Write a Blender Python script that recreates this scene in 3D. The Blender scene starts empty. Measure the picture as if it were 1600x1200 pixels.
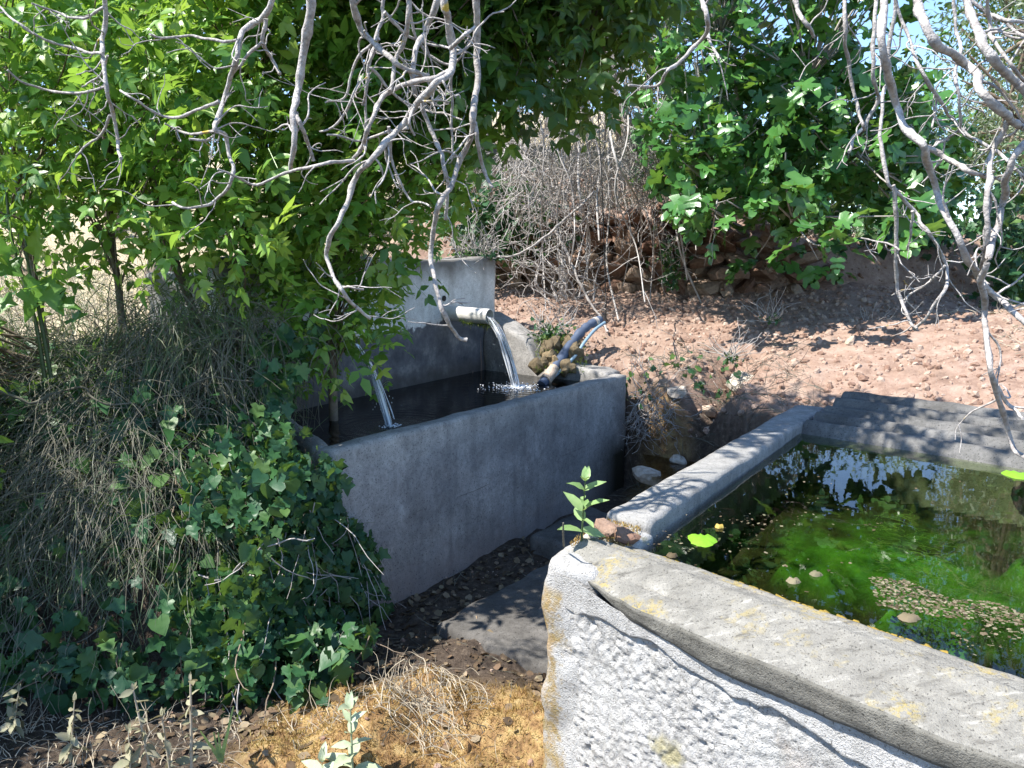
import bpy, bmesh, math, random
import numpy as np
from mathutils import Matrix, Vector
random.seed(7)
rng = np.random.default_rng(7)
S = bpy.context.scene
C = S.collection

# ------------------------------------------------------------------ camera, sky, sun, exposure
FPX, PITCH, EYE = 1209.0, math.radians(9.4), 1.63      # focal length in pixels of the 1600 px wide photo
cam = bpy.data.cameras.new('camera')
cam.sensor_width = 36.0
cam.lens = 36.0 * FPX / 1600.0
cam.clip_start, cam.clip_end = 0.05, 800
camo = bpy.data.objects.new('camera', cam)
camo.location = (0, 0, EYE)
camo.rotation_euler = (math.pi / 2 - PITCH, 0, 0)
C.objects.link(camo)
S.camera = camo
SUN_AZ, SUN_EL = math.radians(-112), math.radians(56)  # azimuth from +Y towards +X
SDIR = np.array([math.sin(SUN_AZ) * math.cos(SUN_EL), math.cos(SUN_AZ) * math.cos(SUN_EL), math.sin(SUN_EL)])
W = bpy.data.worlds.new('World')
S.world = W
W.use_nodes = True
sky = W.node_tree.nodes.new('ShaderNodeTexSky')
sky.sky_type = 'NISHITA'
sky.sun_disc = False
sky.sun_elevation = SUN_EL
sky.sun_rotation = SUN_AZ
sky.dust_density, sky.ozone_density, sky.altitude = 0.2, 4.0, 900
W.node_tree.links.new(sky.outputs[0], W.node_tree.nodes['Background'].inputs[0])
W.node_tree.nodes['Background'].inputs[1].default_value = 0.15
sl = bpy.data.lights.new('sun', 'SUN')
sl.energy, sl.angle, sl.color = 4.9, math.radians(0.53), (1.0, 0.95, 0.88)
slo = bpy.data.objects.new('sun', sl)
slo.rotation_euler = Vector(SDIR).to_track_quat('Z', 'Y').to_euler()
C.objects.link(slo)
S.view_settings.view_transform = 'Standard'
S.view_settings.look = 'None'
S.view_settings.exposure = 1.28
S.view_settings.gamma = 1.0
S.render.engine = 'CYCLES'
S.cycles.max_bounces = 8
S.cycles.transparent_max_bounces = 12
S.cycles.use_denoising = True
S.cycles.caustics_reflective = False
S.cycles.caustics_refractive = False
S.cycles.sample_clamp_indirect = 6

# ------------------------------------------------------------------ helpers
def P(u, v, z=None, y=None):
    """A place in the world: the line of sight of photo point (u, v) cut at height z or distance y (arrays welcome)."""
    u, v = np.asarray(u, float), np.asarray(v, float)
    a, b = (u - 800) / FPX, (600 - v) / FPX
    dy = math.cos(PITCH) + b * math.sin(PITCH)
    dz = -math.sin(PITCH) + b * math.cos(PITCH)
    t = (z - EYE) / dz if z is not None else y / dy
    return np.stack([a * t, dy * t, EYE + dz * t], -1)

def proj(p):
    p = np.atleast_2d(p)
    z = p[:, 2] - EYE
    yy = p[:, 1] * math.cos(PITCH) - z * math.sin(PITCH)
    zz = p[:, 1] * math.sin(PITCH) + z * math.cos(PITCH)
    yy = np.maximum(yy, 0.05)
    return 800 + FPX * p[:, 0] / yy, 600 - FPX * zz / yy, yy

def nrm(a):
    a = np.asarray(a, float)
    return a / np.maximum(np.linalg.norm(a, axis=-1, keepdims=True), 1e-9)

def sstep(a, b, x):
    t = np.clip((np.asarray(x, float) - a) / (b - a), 0, 1)
    return t * t * (3 - 2 * t)

def _hash(i, j, k):
    h = (i.astype(np.int64) * 374761393 + j.astype(np.int64) * 668265263 + k.astype(np.int64) * 2147483647 + 1013904223) & 0x7fffffff
    h = ((h ^ (h >> 13)) * 1274126177) & 0x7fffffff
    return ((h ^ (h >> 16)) & 0xffff) / 65535.0

def vnoise(p):
    p = np.asarray(p, float)
    i = np.floor(p)
    f = p - i
    f = f * f * (3 - 2 * f)
    i = i.astype(np.int64)
    r = 0
    for dx in (0, 1):
        for dy in (0, 1):
            for dz in (0, 1):
                w = (f[:, 0] if dx else 1 - f[:, 0]) * (f[:, 1] if dy else 1 - f[:, 1]) * (f[:, 2] if dz else 1 - f[:, 2])
                r = r + w * _hash(i[:, 0] + dx, i[:, 1] + dy, i[:, 2] + dz)
    return r * 2 - 1

def fbm(p, scale=1.0, octv=3, gain=0.5):
    p = np.asarray(p, float)
    if p.shape[1] == 2:
        p = np.c_[p, np.zeros(len(p))]
    r, a = 0, 1.0
    for k in range(octv):
        r = r + a * vnoise(p * scale + 17.3 * k)
        scale *= 2.03
        a *= gain
    return r

def interp(x, xs, ys):
    return np.interp(x, xs, ys)

class MB:
    """Collects geometry; build() links it as one mesh object."""
    def __init__(self):
        self.v, self.f, self.r, self.n = [], [], [], 0
    def add(self, v, f, rnd=0.0):
        v = np.asarray(v, float).reshape(-1, 3)
        self.v.append(v)
        self.f.append(np.asarray(f, np.int64) + self.n)
        self.r.append(np.full(len(v), rnd) if np.isscalar(rnd) else np.asarray(rnd, float))
        self.n += len(v)
    def mesh(self, name, material, smooth=True, merge=0):
        me = bpy.data.meshes.new(name)
        V = np.concatenate(self.v) if self.v else np.zeros((0, 3))
        me.vertices.add(len(V))
        me.vertices.foreach_set('co', V.ravel())
        idx = np.concatenate([f.ravel() for f in self.f])
        ln = np.concatenate([np.full(len(f), f.shape[1]) for f in self.f])
        me.loops.add(len(idx))
        me.loops.foreach_set('vertex_index', idx.astype(np.int32))
        me.polygons.add(len(ln))
        st = np.concatenate([[0], np.cumsum(ln)[:-1]])
        me.polygons.foreach_set('loop_start', st.astype(np.int32))
        me.polygons.foreach_set('use_smooth', np.full(len(ln), smooth))
        me.update(calc_edges=True)
        at = me.attributes.new('rnd', 'FLOAT', 'POINT')
        at.data.foreach_set('value', np.concatenate(self.r))
        if merge:
            bm = bmesh.new(); bm.from_mesh(me)
            bmesh.ops.remove_doubles(bm, verts=bm.verts, dist=merge)
            bmesh.ops.recalc_face_normals(bm, faces=bm.faces)
            bm.to_mesh(me); bm.free()
        me.materials.append(material)
        return me
    def build(self, name, material, parent=None, smooth=True, merge=0, kind=None):
        me = self.mesh(name, material, smooth, merge)
        return link(name, me, parent, kind)

def link(name, me, parent=None, kind=None):
    o = bpy.data.objects.new(name, me)
    C.objects.link(o)
    if parent is not None:
        o.parent = parent
        o.location = -parent.location
    if kind:
        o['kind'] = kind
    return o

def tag(o, label, cat, group=None):
    o['label'], o['category'] = label, cat
    if group:
        o['group'] = group
    return o

def thing(name, label, cat, loc=(0, 0, 0), group=None):
    o = bpy.data.objects.new(name, None)
    o.empty_display_size = 0.05
    o.location = [float(c) for c in loc]
    C.objects.link(o)
    return tag(o, label, cat, group)

def stuff(o, label, cat):
    o['kind'] = 'stuff'
    return tag(o, label, cat)

def spline(pts, n):
    pts = np.asarray(pts, float)
    if len(pts) < 3:
        t = np.linspace(0, 1, n)[:, None]
        return pts[0] * (1 - t) + pts[-1] * t
    q = np.concatenate([[2 * pts[0] - pts[1]], pts, [2 * pts[-1] - pts[-2]]])
    t = np.linspace(0, len(pts) - 1 - 1e-6, n)
    i = t.astype(int)
    f = (t - i)[:, None]
    a, b, c, d = q[i], q[i + 1], q[i + 2], q[i + 3]
    return 0.5 * (2 * b + (c - a) * f + (2 * a - 5 * b + 4 * c - d) * f ** 2 + (3 * b - a - 3 * c + d) * f ** 3)

def tube(mb, pts, rad, sides=6, rnd=0.0, cap=True):
    pts = np.asarray(pts, float)
    n = len(pts)
    rad = np.broadcast_to(np.asarray(rad, float), (n,))
    t = nrm(np.gradient(pts, axis=0))
    ref = np.array([0.31, 0.17, 0.93]) if abs(t[0] @ np.array([0.31, 0.17, 0.93])) < 0.9 else np.array([0.9, 0.3, 0.1])
    x = nrm(np.cross(t, ref)); y = np.cross(t, x)
    an = np.linspace(0, 2 * math.pi, sides, endpoint=False)
    ring = pts[:, None, :] + rad[:, None, None] * (np.cos(an)[None, :, None] * x[:, None, :] + np.sin(an)[None, :, None] * y[:, None, :])
    v = ring.reshape(-1, 3)
    i = np.arange(n - 1)[:, None] * sides
    j = np.arange(sides)[None, :]
    k = (j + 1) % sides
    f = np.stack([i + j, i + k, i + sides + k, i + sides + j], -1).reshape(-1, 4)
    mb.add(v, f, rnd)
    if cap:
        for s, o in ((0, 1), ((n - 1) * sides, -1)):
            mb.add(v[s:s + sides], np.arange(sides)[None, ::o], rnd)

def orient(d, nn):
    """Frames (N,3,3) whose columns are side, leaf direction, leaf normal."""
    d = nrm(d)
    x = nrm(np.cross(d, nn))
    z = np.cross(x, d)
    return np.stack([x, d, z], -1)

def scatter(mb, tv, tf, pos, M, rnd):
    n, k = len(pos), len(tv)
    if n == 0:
        return
    v = np.einsum('nij,kj->nki', M, tv) + pos[:, None, :]
    for f in tf:
        f = np.asarray(f)
        ff = (f[None] + (np.arange(n) * k)[:, None, None]).reshape(-1, f.shape[1])
        mb.f.append(ff + mb.n)
    mb.v.append(v.reshape(-1, 3))
    mb.r.append(np.repeat(rnd, k))
    mb.n += n * k

def mesh_of(name, tv, tf, material, smooth=True):
    mb = MB()
    mb.v.append(np.asarray(tv, float)); mb.r.append(np.zeros(len(tv))); mb.n = len(tv)
    for f in tf:
        mb.f.append(np.asarray(f, np.int64))
    return mb.mesh(name, material, smooth)

def pick(pos, size, K, cell=14):
    """Indices of the K leaves that show largest: the nearest one in each small window of the view."""
    u, v, d = proj(pos)
    ok = (u > -10) & (u < 1610) & (v > -10) & (v < 1210)
    best = {}
    for i in np.nonzero(ok)[0]:
        key = (int(u[i] // cell), int(v[i] // cell))
        if key not in best or d[i] < d[best[key]]:
            best[key] = i
    ids = sorted(best.values(), key=lambda i: -size[i] / d[i])
    return np.array(ids[:K], int)

def foliage(root, variants, material, pos, M, K, name='leaf', mass='foliage', cell=14, smooth=True):
    """Leaves of one plant: those that show largest are objects, the rest one mass."""
    size = np.linalg.norm(M[:, :, 1], axis=1)
    ids = pick(pos, size, K, cell)
    sel = np.zeros(len(pos), bool)
    sel[ids] = True
    which = rng.integers(0, len(variants), len(pos))
    mes = [mesh_of(name, tv, tf, material, smooth) for tv, tf in variants]
    L = np.array(root.location)
    for i in ids:
        o = bpy.data.objects.new(name, mes[which[i]])
        m = np.eye(4); m[:3, :3] = M[i]; m[:3, 3] = pos[i] - L
        o.parent = root
        o.matrix_basis = Matrix(m.tolist())
        C.objects.link(o)
    mb = MB()
    for k, (tv, tf) in enumerate(variants):
        w = (~sel) & (which == k)
        scatter(mb, np.asarray(tv, float), tf, pos[w], M[w], rng.random(w.sum()))
    if mb.n:
        mb.build(mass, material, root, smooth, kind='stuff')

def grid_faces(nu, nv):
    i, j = np.meshgrid(np.arange(nu - 1), np.arange(nv - 1), indexing='ij')
    a = i * nv + j
    return np.stack([a, a + nv, a + nv + 1, a + 1], -1).reshape(-1, 4)

def rough_box(mb, o, ex, ey, ez, step=0.03, r=0.015, amp=0.006, nscale=9, warp=None, rnd=0.0):
    """A box at corner o with edge vectors ex, ey, ez: rounded, finely divided and uneven."""
    o, E = np.asarray(o, float), [np.asarray(e, float) for e in (ex, ey, ez)]
    L = [np.linalg.norm(e) for e in E]
    D = [e / l for e, l in zip(E, L)]
    for ax in range(3):
        a, b = (ax + 1) % 3, (ax + 2) % 3
        na, nb = max(2, int(L[a] / step) + 1), max(2, int(L[b] / step) + 1)
        ga, gb = np.meshgrid(np.linspace(0, L[a], na), np.linspace(0, L[b], nb), indexing='ij')
        for side in (0, 1):
            q = np.zeros((na * nb, 3))
            q[:, a], q[:, b], q[:, ax] = ga.ravel(), gb.ravel(), L[ax] * side
            lim = np.array(L)
            inner = np.clip(q, r, lim - r)
            q = inner + nrm(q - inner) * r
            p = o + q[:, :1] * D[0] + q[:, 1:2] * D[1] + q[:, 2:] * D[2]
            if warp:
                p = warp(p, q / lim)
            dn = np.stack([fbm(p + k * 31.7, nscale, 3) for k in range(3)], -1)
            f = grid_faces(na, nb)
            mb.add(p + dn * amp, f if side else f[:, ::-1], rnd)

# ------------------------------------------------------------------ materials
class G:
    def __init__(self, name):
        self.m = bpy.data.materials.new(name)
        self.m.use_nodes = True
        self.t = self.m.node_tree
        self.t.nodes.clear()
        self.out = self.t.nodes.new('ShaderNodeOutputMaterial')
    def n(self, kind, **kw):
        nd = self.t.nodes.new('ShaderNode' + kind)
        for k, v in kw.items():
            if k.startswith('_'):
                setattr(nd, k[1:], v)
            else:
                self.set(nd.inputs[k.replace('__', ' ')], v)
        return nd
    def set(self, s, v):
        if isinstance(v, bpy.types.NodeSocket):
            self.t.links.new(v, s)
        elif isinstance(v, (tuple, list)) and len(v) == 3 and s.type == 'RGBA':
            s.default_value = (*v, 1)
        else:
            s.default_value = v
    def pos(self, scale=(1, 1, 1)):
        g = self.n('NewGeometry').outputs['Position']
        if scale == (1, 1, 1):
            return g
        mp = self.n('Mapping', Vector=g)
        mp.inputs['Scale'].default_value = scale
        return mp.outputs[0]
    def noise(self, scale, detail=4, rough=0.55, vec=None, dist=0.0):
        nd = self.n('TexNoise', Scale=scale, Detail=detail, Roughness=rough, Distortion=dist)
        self.set(nd.inputs['Vector'], vec if vec is not None else self.pos())
        return nd.outputs['Fac']
    def ramp(self, fac, *st):
        nd = self.n('ValToRGB', Fac=fac)
        el = nd.color_ramp.elements
        while len(el) < len(st):
            el.new(0.5)
        for e, (p, c) in zip(el, st):
            e.position = p
            e.color = (*c, 1) if isinstance(c, (tuple, list)) else (c, c, c, 1)
        return nd.outputs[0]
    def mix(self, fac, a, b, mode='MIX'):
        nd = self.n('MixRGB', _blend_type=mode)
        self.set(nd.inputs[0], fac); self.set(nd.inputs[1], a); self.set(nd.inputs[2], b)
        return nd.outputs[0]
    def math(self, op, a, b=0.0, clamp=False):
        nd = self.n('Math', _operation=op, _use_clamp=clamp)
        self.set(nd.inputs[0], a); self.set(nd.inputs[1], b)
        return nd.outputs[0]
    def sep(self, v):
        return self.n('SeparateXYZ', Vector=v).outputs
    def bump(self, h, strength=0.5, dist=0.01, normal=None):
        nd = self.n('Bump', Strength=strength, Distance=dist, Height=h)
        if normal is not None:
            self.set(nd.inputs['Normal'], normal)
        return nd.outputs[0]
    def surf(self, color, rough=0.8, normal=None, spec=0.3, **kw):
        b = self.n('BsdfPrincipled', Roughness=rough)
        self.set(b.inputs['Base Color'], color)
        b.inputs['Specular IOR Level'].default_value = spec
        if normal is not None:
            self.set(b.inputs['Normal'], normal)
        for k, v in kw.items():
            self.set(b.inputs[k.replace('__', ' ')], v)
        return b.outputs[0]
    def done(self, sh):
        self.t.links.new(sh, self.out.inputs['Surface'])
        return self.m
    def rnd(self):
        a = self.n('Attribute', _attribute_name='rnd').outputs['Fac']
        b = self.n('ObjectInfo').outputs['Random']
        return self.math('FRACT', self.math('ADD', a, b))

def leaf_mat(name, cols, rough=0.38, trans=0.35, tcol=(0.25, 0.42, 0.04), spec=0.5, vein=18):
    g = G(name)
    st = [(i / max(1, len(cols) - 1), c) for i, c in enumerate(cols)]
    col = g.ramp(g.rnd(), *st)
    n = g.noise(vein, 2)
    col = g.mix(g.ramp(n, (0.35, 0.0), (0.7, 0.35)), col, g.mix(1.0, col, (0.55, 0.75, 0.5), 'MULTIPLY'))
    nb = g.bump(g.noise(60, 2), 0.25, 0.004)
    a = g.surf(col, rough, nb, spec)
    tr = g.n('BsdfTranslucent')
    g.set(tr.inputs['Color'], g.mix(0.6, col, tcol))
    ms = g.n('MixShader', Fac=trans)
    g.t.links.new(a, ms.inputs[1]); g.t.links.new(tr.outputs[0], ms.inputs[2])
    return g.done(ms.outputs[0])

def bark_mat(name, c1, c2, lichen=None, rough=0.85, scale=30, bumpd=0.004):
    g = G(name)
    n1 = g.noise(scale, 5, 0.65)
    col = g.ramp(n1, (0.3, c1), (0.7, c2))
    col = g.mix(g.math('MULTIPLY', g.rnd(), 0.35), col, g.mix(1.0, col, (0.6, 0.55, 0.5), 'MULTIPLY'))
    if lichen:
        col = g.mix(g.ramp(g.noise(14, 3), (0.68, 0.0), (0.74, 0.9)), col, lichen)
    return g.done(g.surf(col, rough, g.bump(g.noise(scale * 2.2, 4), 0.6, bumpd), 0.2))

def concrete_mat(name, c_lo, c_hi, dark, stain=0.6, bscale=55, bstr=0.5, bdist=0.006, extra=None, rough=0.9):
    g = G(name)
    big = g.noise(2.3, 5, 0.6)
    fine = g.noise(38, 5, 0.7)
    col = g.mix(g.ramp(big, (0.32, 0.0), (0.68, 1.0)), c_lo, c_hi)
    col = g.mix(g.ramp(fine, (0.35, 0.35), (0.62, 0.0)), col, dark)
    streak = g.noise(1.0, 4, 0.6, vec=g.pos((13, 13, 1.2)))
    col = g.mix(g.math('MULTIPLY', g.ramp(streak, (0.48, 0.0), (0.72, 1.0)), stain), col, dark)
    lime = g.noise(1.0, 6, 0.7, vec=g.pos((6, 6, 3)))
    blot = g.noise(6.5, 7, 0.72)
    col = g.mix(g.ramp(blot, (0.50, 0.0), (0.66, 0.38)), col, dark)
    col = g.mix(g.ramp(g.noise(150, 2, 0.5), (0.33, 0.7), (0.38, 0.0)), col, tuple(c * 0.4 for c in dark))
    col = g.mix(g.ramp(lime, (0.58, 0.0), (0.68, 0.28)), col, tuple(min(0.8, c * 1.5) for c in c_hi))
    if extra:
        col = extra(g, col)
    hgt = g.mix(0.5, g.noise(bscale, 6, 0.7), g.noise(bscale * 3.1, 3, 0.6))
    return g.done(g.surf(col, rough, g.bump(hgt, bstr, bdist), 0.25))

def band(g, lo, hi, val):
    """1 below lo, 0 above hi of val, soft between."""
    nd = g.n('MapRange', Value=val)
    nd.inputs[1].default_value, nd.inputs[2].default_value = lo, hi
    nd.inputs[3].default_value, nd.inputs[4].default_value = 1.0, 0.0
    return nd.outputs[0]

def trough_extra(g, col):
    p = g.sep(g.pos())
    wob = g.math('ADD', p[2], g.math('MULTIPLY', g.noise(5, 4, 0.6), 0.30))
    col = g.mix(g.math('MULTIPLY', band(g, 0.02, 0.26, wob), 0.55), col, (0.30, 0.24, 0.21))
    col = g.mix(g.ramp(g.noise(90, 2, 0.5), (0.28, 0.75), (0.36, 0.0)), col, (0.05, 0.05, 0.055))
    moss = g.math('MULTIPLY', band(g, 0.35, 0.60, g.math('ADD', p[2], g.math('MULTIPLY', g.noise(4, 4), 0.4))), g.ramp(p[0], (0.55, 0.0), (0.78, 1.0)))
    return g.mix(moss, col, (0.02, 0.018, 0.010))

def back_extra(g, col):
    p = g.sep(g.pos())
    edge = g.math('ADD', p[2], g.math('MULTIPLY', g.noise(3.0, 6, 0.65), -0.42))
    edge = g.math('ADD', edge, g.math('MULTIPLY', p[0], -0.10))
    wet = g.ramp(g.noise(7, 6, 0.7), (0.3, (0.055, 0.057, 0.066)), (0.55, (0.12, 0.12, 0.13)), (0.75, (0.26, 0.25, 0.24)))
    col = g.mix(band(g, 0.955, 0.975, edge), col, wet)
    grime = g.math('ADD', p[2], g.math('MULTIPLY', g.noise(4, 4), 0.35))
    col = g.mix(band(g, -1.78, -1.58, g.math('MULTIPLY', grime, -1.0)), col, (0.17, 0.16, 0.145))
    wl = g.math('ADD', p[2], g.math('MULTIPLY', g.noise(9, 3), 0.10))
    return g.mix(g.math('MULTIPLY', band(g, 0.78, 0.86, wl), 0.6), col, (0.075, 0.06, 0.045))

def render_extra(g, col):
    p = g.sep(g.pos())
    x = g.math('ADD', p[0], g.math('ADD', g.math('MULTIPLY', g.noise(9, 4), 0.16), g.math('MULTIPLY', g.noise(70, 4, 0.7), 0.10)))
    lich = g.mix(g.noise(35, 3), (0.20, 0.165, 0.045), (0.34, 0.21, 0.085))
    z = g.math('ADD', p[2], g.math('MULTIPLY', g.noise(6, 3), 0.1))
    m = g.math('MULTIPLY', band(g, 0.275, 0.30, x), band(g, 0.62, 0.66, z))
    m = g.math('MULTIPLY', m, g.ramp(g.noise(24, 5, 0.75), (0.36, 0.15), (0.56, 1.0)))
    col = g.mix(g.math('MULTIPLY', m, 0.9), col, lich)
    spot = g.ramp(g.noise(3.6, 4, 0.6), (0.63, 0.0), (0.70, 0.85))
    col = g.mix(spot, col, (0.30, 0.27, 0.14))
    return g.mix(g.ramp(g.noise(2.0, 3), (0.62, 0.0), (0.72, 0.5)), col, (0.52, 0.38, 0.28))

def cap_extra(g, col):
    lich = g.math('MULTIPLY', g.ramp(g.noise(4.5, 5, 0.7), (0.50, 0.0), (0.66, 0.9)), g.ramp(g.noise(55, 5, 0.7), (0.47, 0.0), (0.53, 1.0)))
    col = g.mix(lich, col, (0.36, 0.28, 0.08))
    mp = g.n('Mapping', Vector=g.pos())
    mp.inputs['Rotation'].default_value = (0, 0, math.radians(46.4)); mp.inputs['Scale'].default_value = (2.5, 42, 42)
    ln = g.noise(1.0, 5, 0.65, vec=mp.outputs[0])
    col = g.mix(g.ramp(ln, (0.56, 0.0), (0.70, 0.75)), col, (0.085, 0.08, 0.07))
    col = g.mix(g.ramp(ln, (0.30, 0.5), (0.42, 0.0)), col, (0.52, 0.50, 0.45))
    return g.mix(g.ramp(g.noise(2.6, 3, 0.6), (0.62, 0.0), (0.74, 0.6)), col, (0.42, 0.27, 0.18))

MT = {}
MT['trough'] = concrete_mat('trough_concrete', (0.21, 0.203, 0.195), (0.42, 0.405, 0.38), (0.09, 0.087, 0.085), 0.32, 50, 0.8, 0.006, trough_extra)
MT['back'] = concrete_mat('back_wall_plaster', (0.60, 0.61, 0.60), (0.78, 0.79, 0.78), (0.34, 0.33, 0.31), 0.4, 40, 0.35, 0.005, back_extra)
MT['rim'] = concrete_mat('basin_rim_concrete', (0.24, 0.24, 0.235), (0.36, 0.35, 0.33), (0.12, 0.12, 0.115), 0.5, 60, 0.8, 0.008)
MT['render'] = concrete_mat('roughcast_render', (0.37, 0.36, 0.345), (0.54, 0.535, 0.515), (0.18, 0.175, 0.16), 0.4, 70, 1.0, 0.012, render_extra)
MT['cap'] = concrete_mat('washing_slab_concrete', (0.22, 0.212, 0.188), (0.33, 0.317, 0.28), (0.10, 0.096, 0.085), 0.35, 75, 1.0, 0.010, cap_extra)
MT['edge'] = concrete_mat('weathered_slab_edge', (0.11, 0.105, 0.09), (0.27, 0.26, 0.225), (0.045, 0.043, 0.036), 0.4, 75, 1.0, 0.010)
MT['wash'] = concrete_mat('washboard_concrete', (0.085, 0.082, 0.078), (0.20, 0.195, 0.185), (0.04, 0.04, 0.036), 0.3, 60, 0.8, 0.008)
MT['apron'] = concrete_mat('apron_concrete', (0.08, 0.076, 0.07), (0.15, 0.142, 0.132), (0.035, 0.032, 0.028), 0.3, 50, 0.5, 0.006)
MT['post'] = concrete_mat('post_concrete', (0.20, 0.20, 0.19), (0.34, 0.33, 0.31), (0.10, 0.10, 0.09), 0.5)

def ground_mat():
    g = G('ground_soil')
    at = g.n('Attribute', _attribute_name='mask').outputs['Color']
    s = g.n('SeparateColor', Color=at).outputs
    litter = g.ramp(g.noise(26, 6, 0.7), (0.3, (0.035, 0.026, 0.020)), (0.55, (0.085, 0.065, 0.050)), (0.75, (0.20, 0.16, 0.12)))
    soil = g.ramp(g.noise(7, 8, 0.75), (0.28, (0.16, 0.10, 0.073)), (0.48, (0.30, 0.205, 0.157)), (0.72, (0.45, 0.345, 0.28)))
    soil = g.mix(g.ramp(g.noise(1.3, 4), (0.45, 0.0), (0.7, 0.5)), soil, (0.34, 0.25, 0.19))
    moss = g.ramp(g.noise(18, 6, 0.7), (0.30, (0.06, 0.038, 0.022)), (0.44, (0.26, 0.155, 0.07)), (0.60, (0.42, 0.295, 0.13)), (0.8, (0.42, 0.36, 0.21)))
    grass = g.ramp(g.noise(9, 8, 0.75), (0.3, (0.24, 0.20, 0.12)), (0.5, (0.44, 0.37, 0.24)), (0.75, (0.58, 0.52, 0.38)))
    col = g.mix(s[0], litter, soil)
    col = g.mix(s[1], col, moss)
    col = g.mix(s[2], col, grass)
    h = g.mix(0.45, g.noise(22, 8, 0.75), g.noise(90, 4, 0.7))
    return g.done(g.surf(col, 0.95, g.bump(h, 0.9, 0.03), 0.15))
MT['ground'] = ground_mat()

def stone_mat(name, c1, c2, c3):
    g = G(name)
    r = g.rnd()
    col = g.ramp(g.math('FRACT', g.math('ADD', r, g.math('MULTIPLY', g.noise(6, 5, 0.7), 0.5))), (0.0, c1), (0.5, c2), (1.0, c3))
    col = g.mix(g.ramp(g.noise(35, 4), (0.4, 0.5), (0.6, 0.0)), col, g.mix(1.0, col, (0.5, 0.45, 0.42), 'MULTIPLY'))
    return g.done(g.surf(col, 0.9, g.bump(g.noise(40, 6, 0.7), 0.8, 0.012), 0.2))
MT['stone'] = stone_mat('red_field_stone', (0.20, 0.115, 0.08), (0.28, 0.18, 0.13), (0.33, 0.26, 0.20))
MT['clod'] = stone_mat('soil_clod', (0.22, 0.135, 0.10), (0.33, 0.225, 0.17), (0.44, 0.345, 0.28))
MT['pale_stone'] = stone_mat('pale_limestone', (0.40, 0.36, 0.31), (0.50, 0.45, 0.38), (0.46, 0.34, 0.25))
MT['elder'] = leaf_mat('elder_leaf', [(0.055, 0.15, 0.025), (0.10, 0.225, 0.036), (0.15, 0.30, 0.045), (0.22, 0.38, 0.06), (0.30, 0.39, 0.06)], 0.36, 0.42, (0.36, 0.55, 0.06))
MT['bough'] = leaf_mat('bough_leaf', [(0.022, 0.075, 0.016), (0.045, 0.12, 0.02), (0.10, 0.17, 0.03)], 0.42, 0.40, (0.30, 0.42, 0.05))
MT['fig'] = leaf_mat('fig_leaf', [(0.040, 0.125, 0.034), (0.065, 0.19, 0.042), (0.105, 0.25, 0.055)], 0.32, 0.30, spec=0.6)
MT['ivy'] = leaf_mat('ivy_leaf', [(0.016, 0.055, 0.028), (0.026, 0.085, 0.036), (0.042, 0.115, 0.038), (0.09, 0.16, 0.045)], 0.45, 0.22, spec=0.35, vein=40)
MT['olive'] = leaf_mat('olive_leaf', [(0.13, 0.16, 0.10), (0.20, 0.235, 0.16), (0.28, 0.31, 0.23)], 0.5, 0.2, (0.3, 0.36, 0.15))
MT['oak'] = leaf_mat('oak_leaf', [(0.035, 0.07, 0.022), (0.055, 0.10, 0.03), (0.085, 0.13, 0.04)], 0.5, 0.25)
MT['herb'] = leaf_mat('herb_leaf', [(0.22, 0.34, 0.13), (0.30, 0.42, 0.19)], 0.5, 0.30, (0.4, 0.5, 0.12), 0.3, 60)
MT['woolly'] = leaf_mat('woolly_leaf', [(0.36, 0.41, 0.27), (0.46, 0.50, 0.36)], 0.7, 0.2, (0.4, 0.45, 0.2), 0.2, 60)
MT['withered'] = leaf_mat('withered_leaf', [(0.20, 0.18, 0.11), (0.30, 0.28, 0.19), (0.38, 0.34, 0.25)], 0.8, 0.2, (0.3, 0.25, 0.1), 0.2, 60)
MT['twig'] = bark_mat('pale_twig_bark', (0.20, 0.18, 0.17), (0.56, 0.53, 0.50), (0.50, 0.34, 0.04), 0.85, 55, 0.010)
MT['stem'] = bark_mat('elder_bark', (0.13, 0.10, 0.075), (0.26, 0.21, 0.16), None, 0.85, 22)
MT['vine'] = bark_mat('dead_vine_bark', (0.26, 0.24, 0.22), (0.50, 0.475, 0.45), None, 0.9, 18)
MT['straw'] = bark_mat('dry_straw', (0.30, 0.255, 0.18), (0.50, 0.44, 0.34), None, 0.85, 9)
MT['straw_dull'] = bark_mat('weathered_straw', (0.07, 0.07, 0.052), (0.185, 0.177, 0.142), None, 0.85, 9)
MT['rush'] = leaf_mat('rush_blade', [(0.035, 0.062, 0.024), (0.06, 0.09, 0.035), (0.11, 0.125, 0.055)], 0.5, 0.2)
MT['mossfuzz'] = leaf_mat('moss_fuzz', [(0.16, 0.09, 0.04), (0.36, 0.225, 0.085), (0.42, 0.33, 0.14)], 0.9, 0.25, (0.5, 0.35, 0.1), 0.1)
MT['greenmoss'] = leaf_mat('green_moss', [(0.05, 0.10, 0.02), (0.10, 0.16, 0.03), (0.20, 0.22, 0.05)], 0.9, 0.2, (0.3, 0.4, 0.05), 0.1)
MT['litter'] = leaf_mat('leaf_litter', [(0.06, 0.042, 0.028), (0.15, 0.10, 0.065), (0.28, 0.22, 0.15)], 0.85, 0.1, (0.3, 0.2, 0.1), 0.2)
MT['scum'] = leaf_mat('floating_scum', [(0.035, 0.025, 0.013), (0.08, 0.056, 0.032), (0.14, 0.105, 0.065), (0.27, 0.225, 0.16), (0.06, 0.07, 0.025)], 0.8, 0.1, (0.3, 0.2, 0.1), 0.3)

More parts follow.
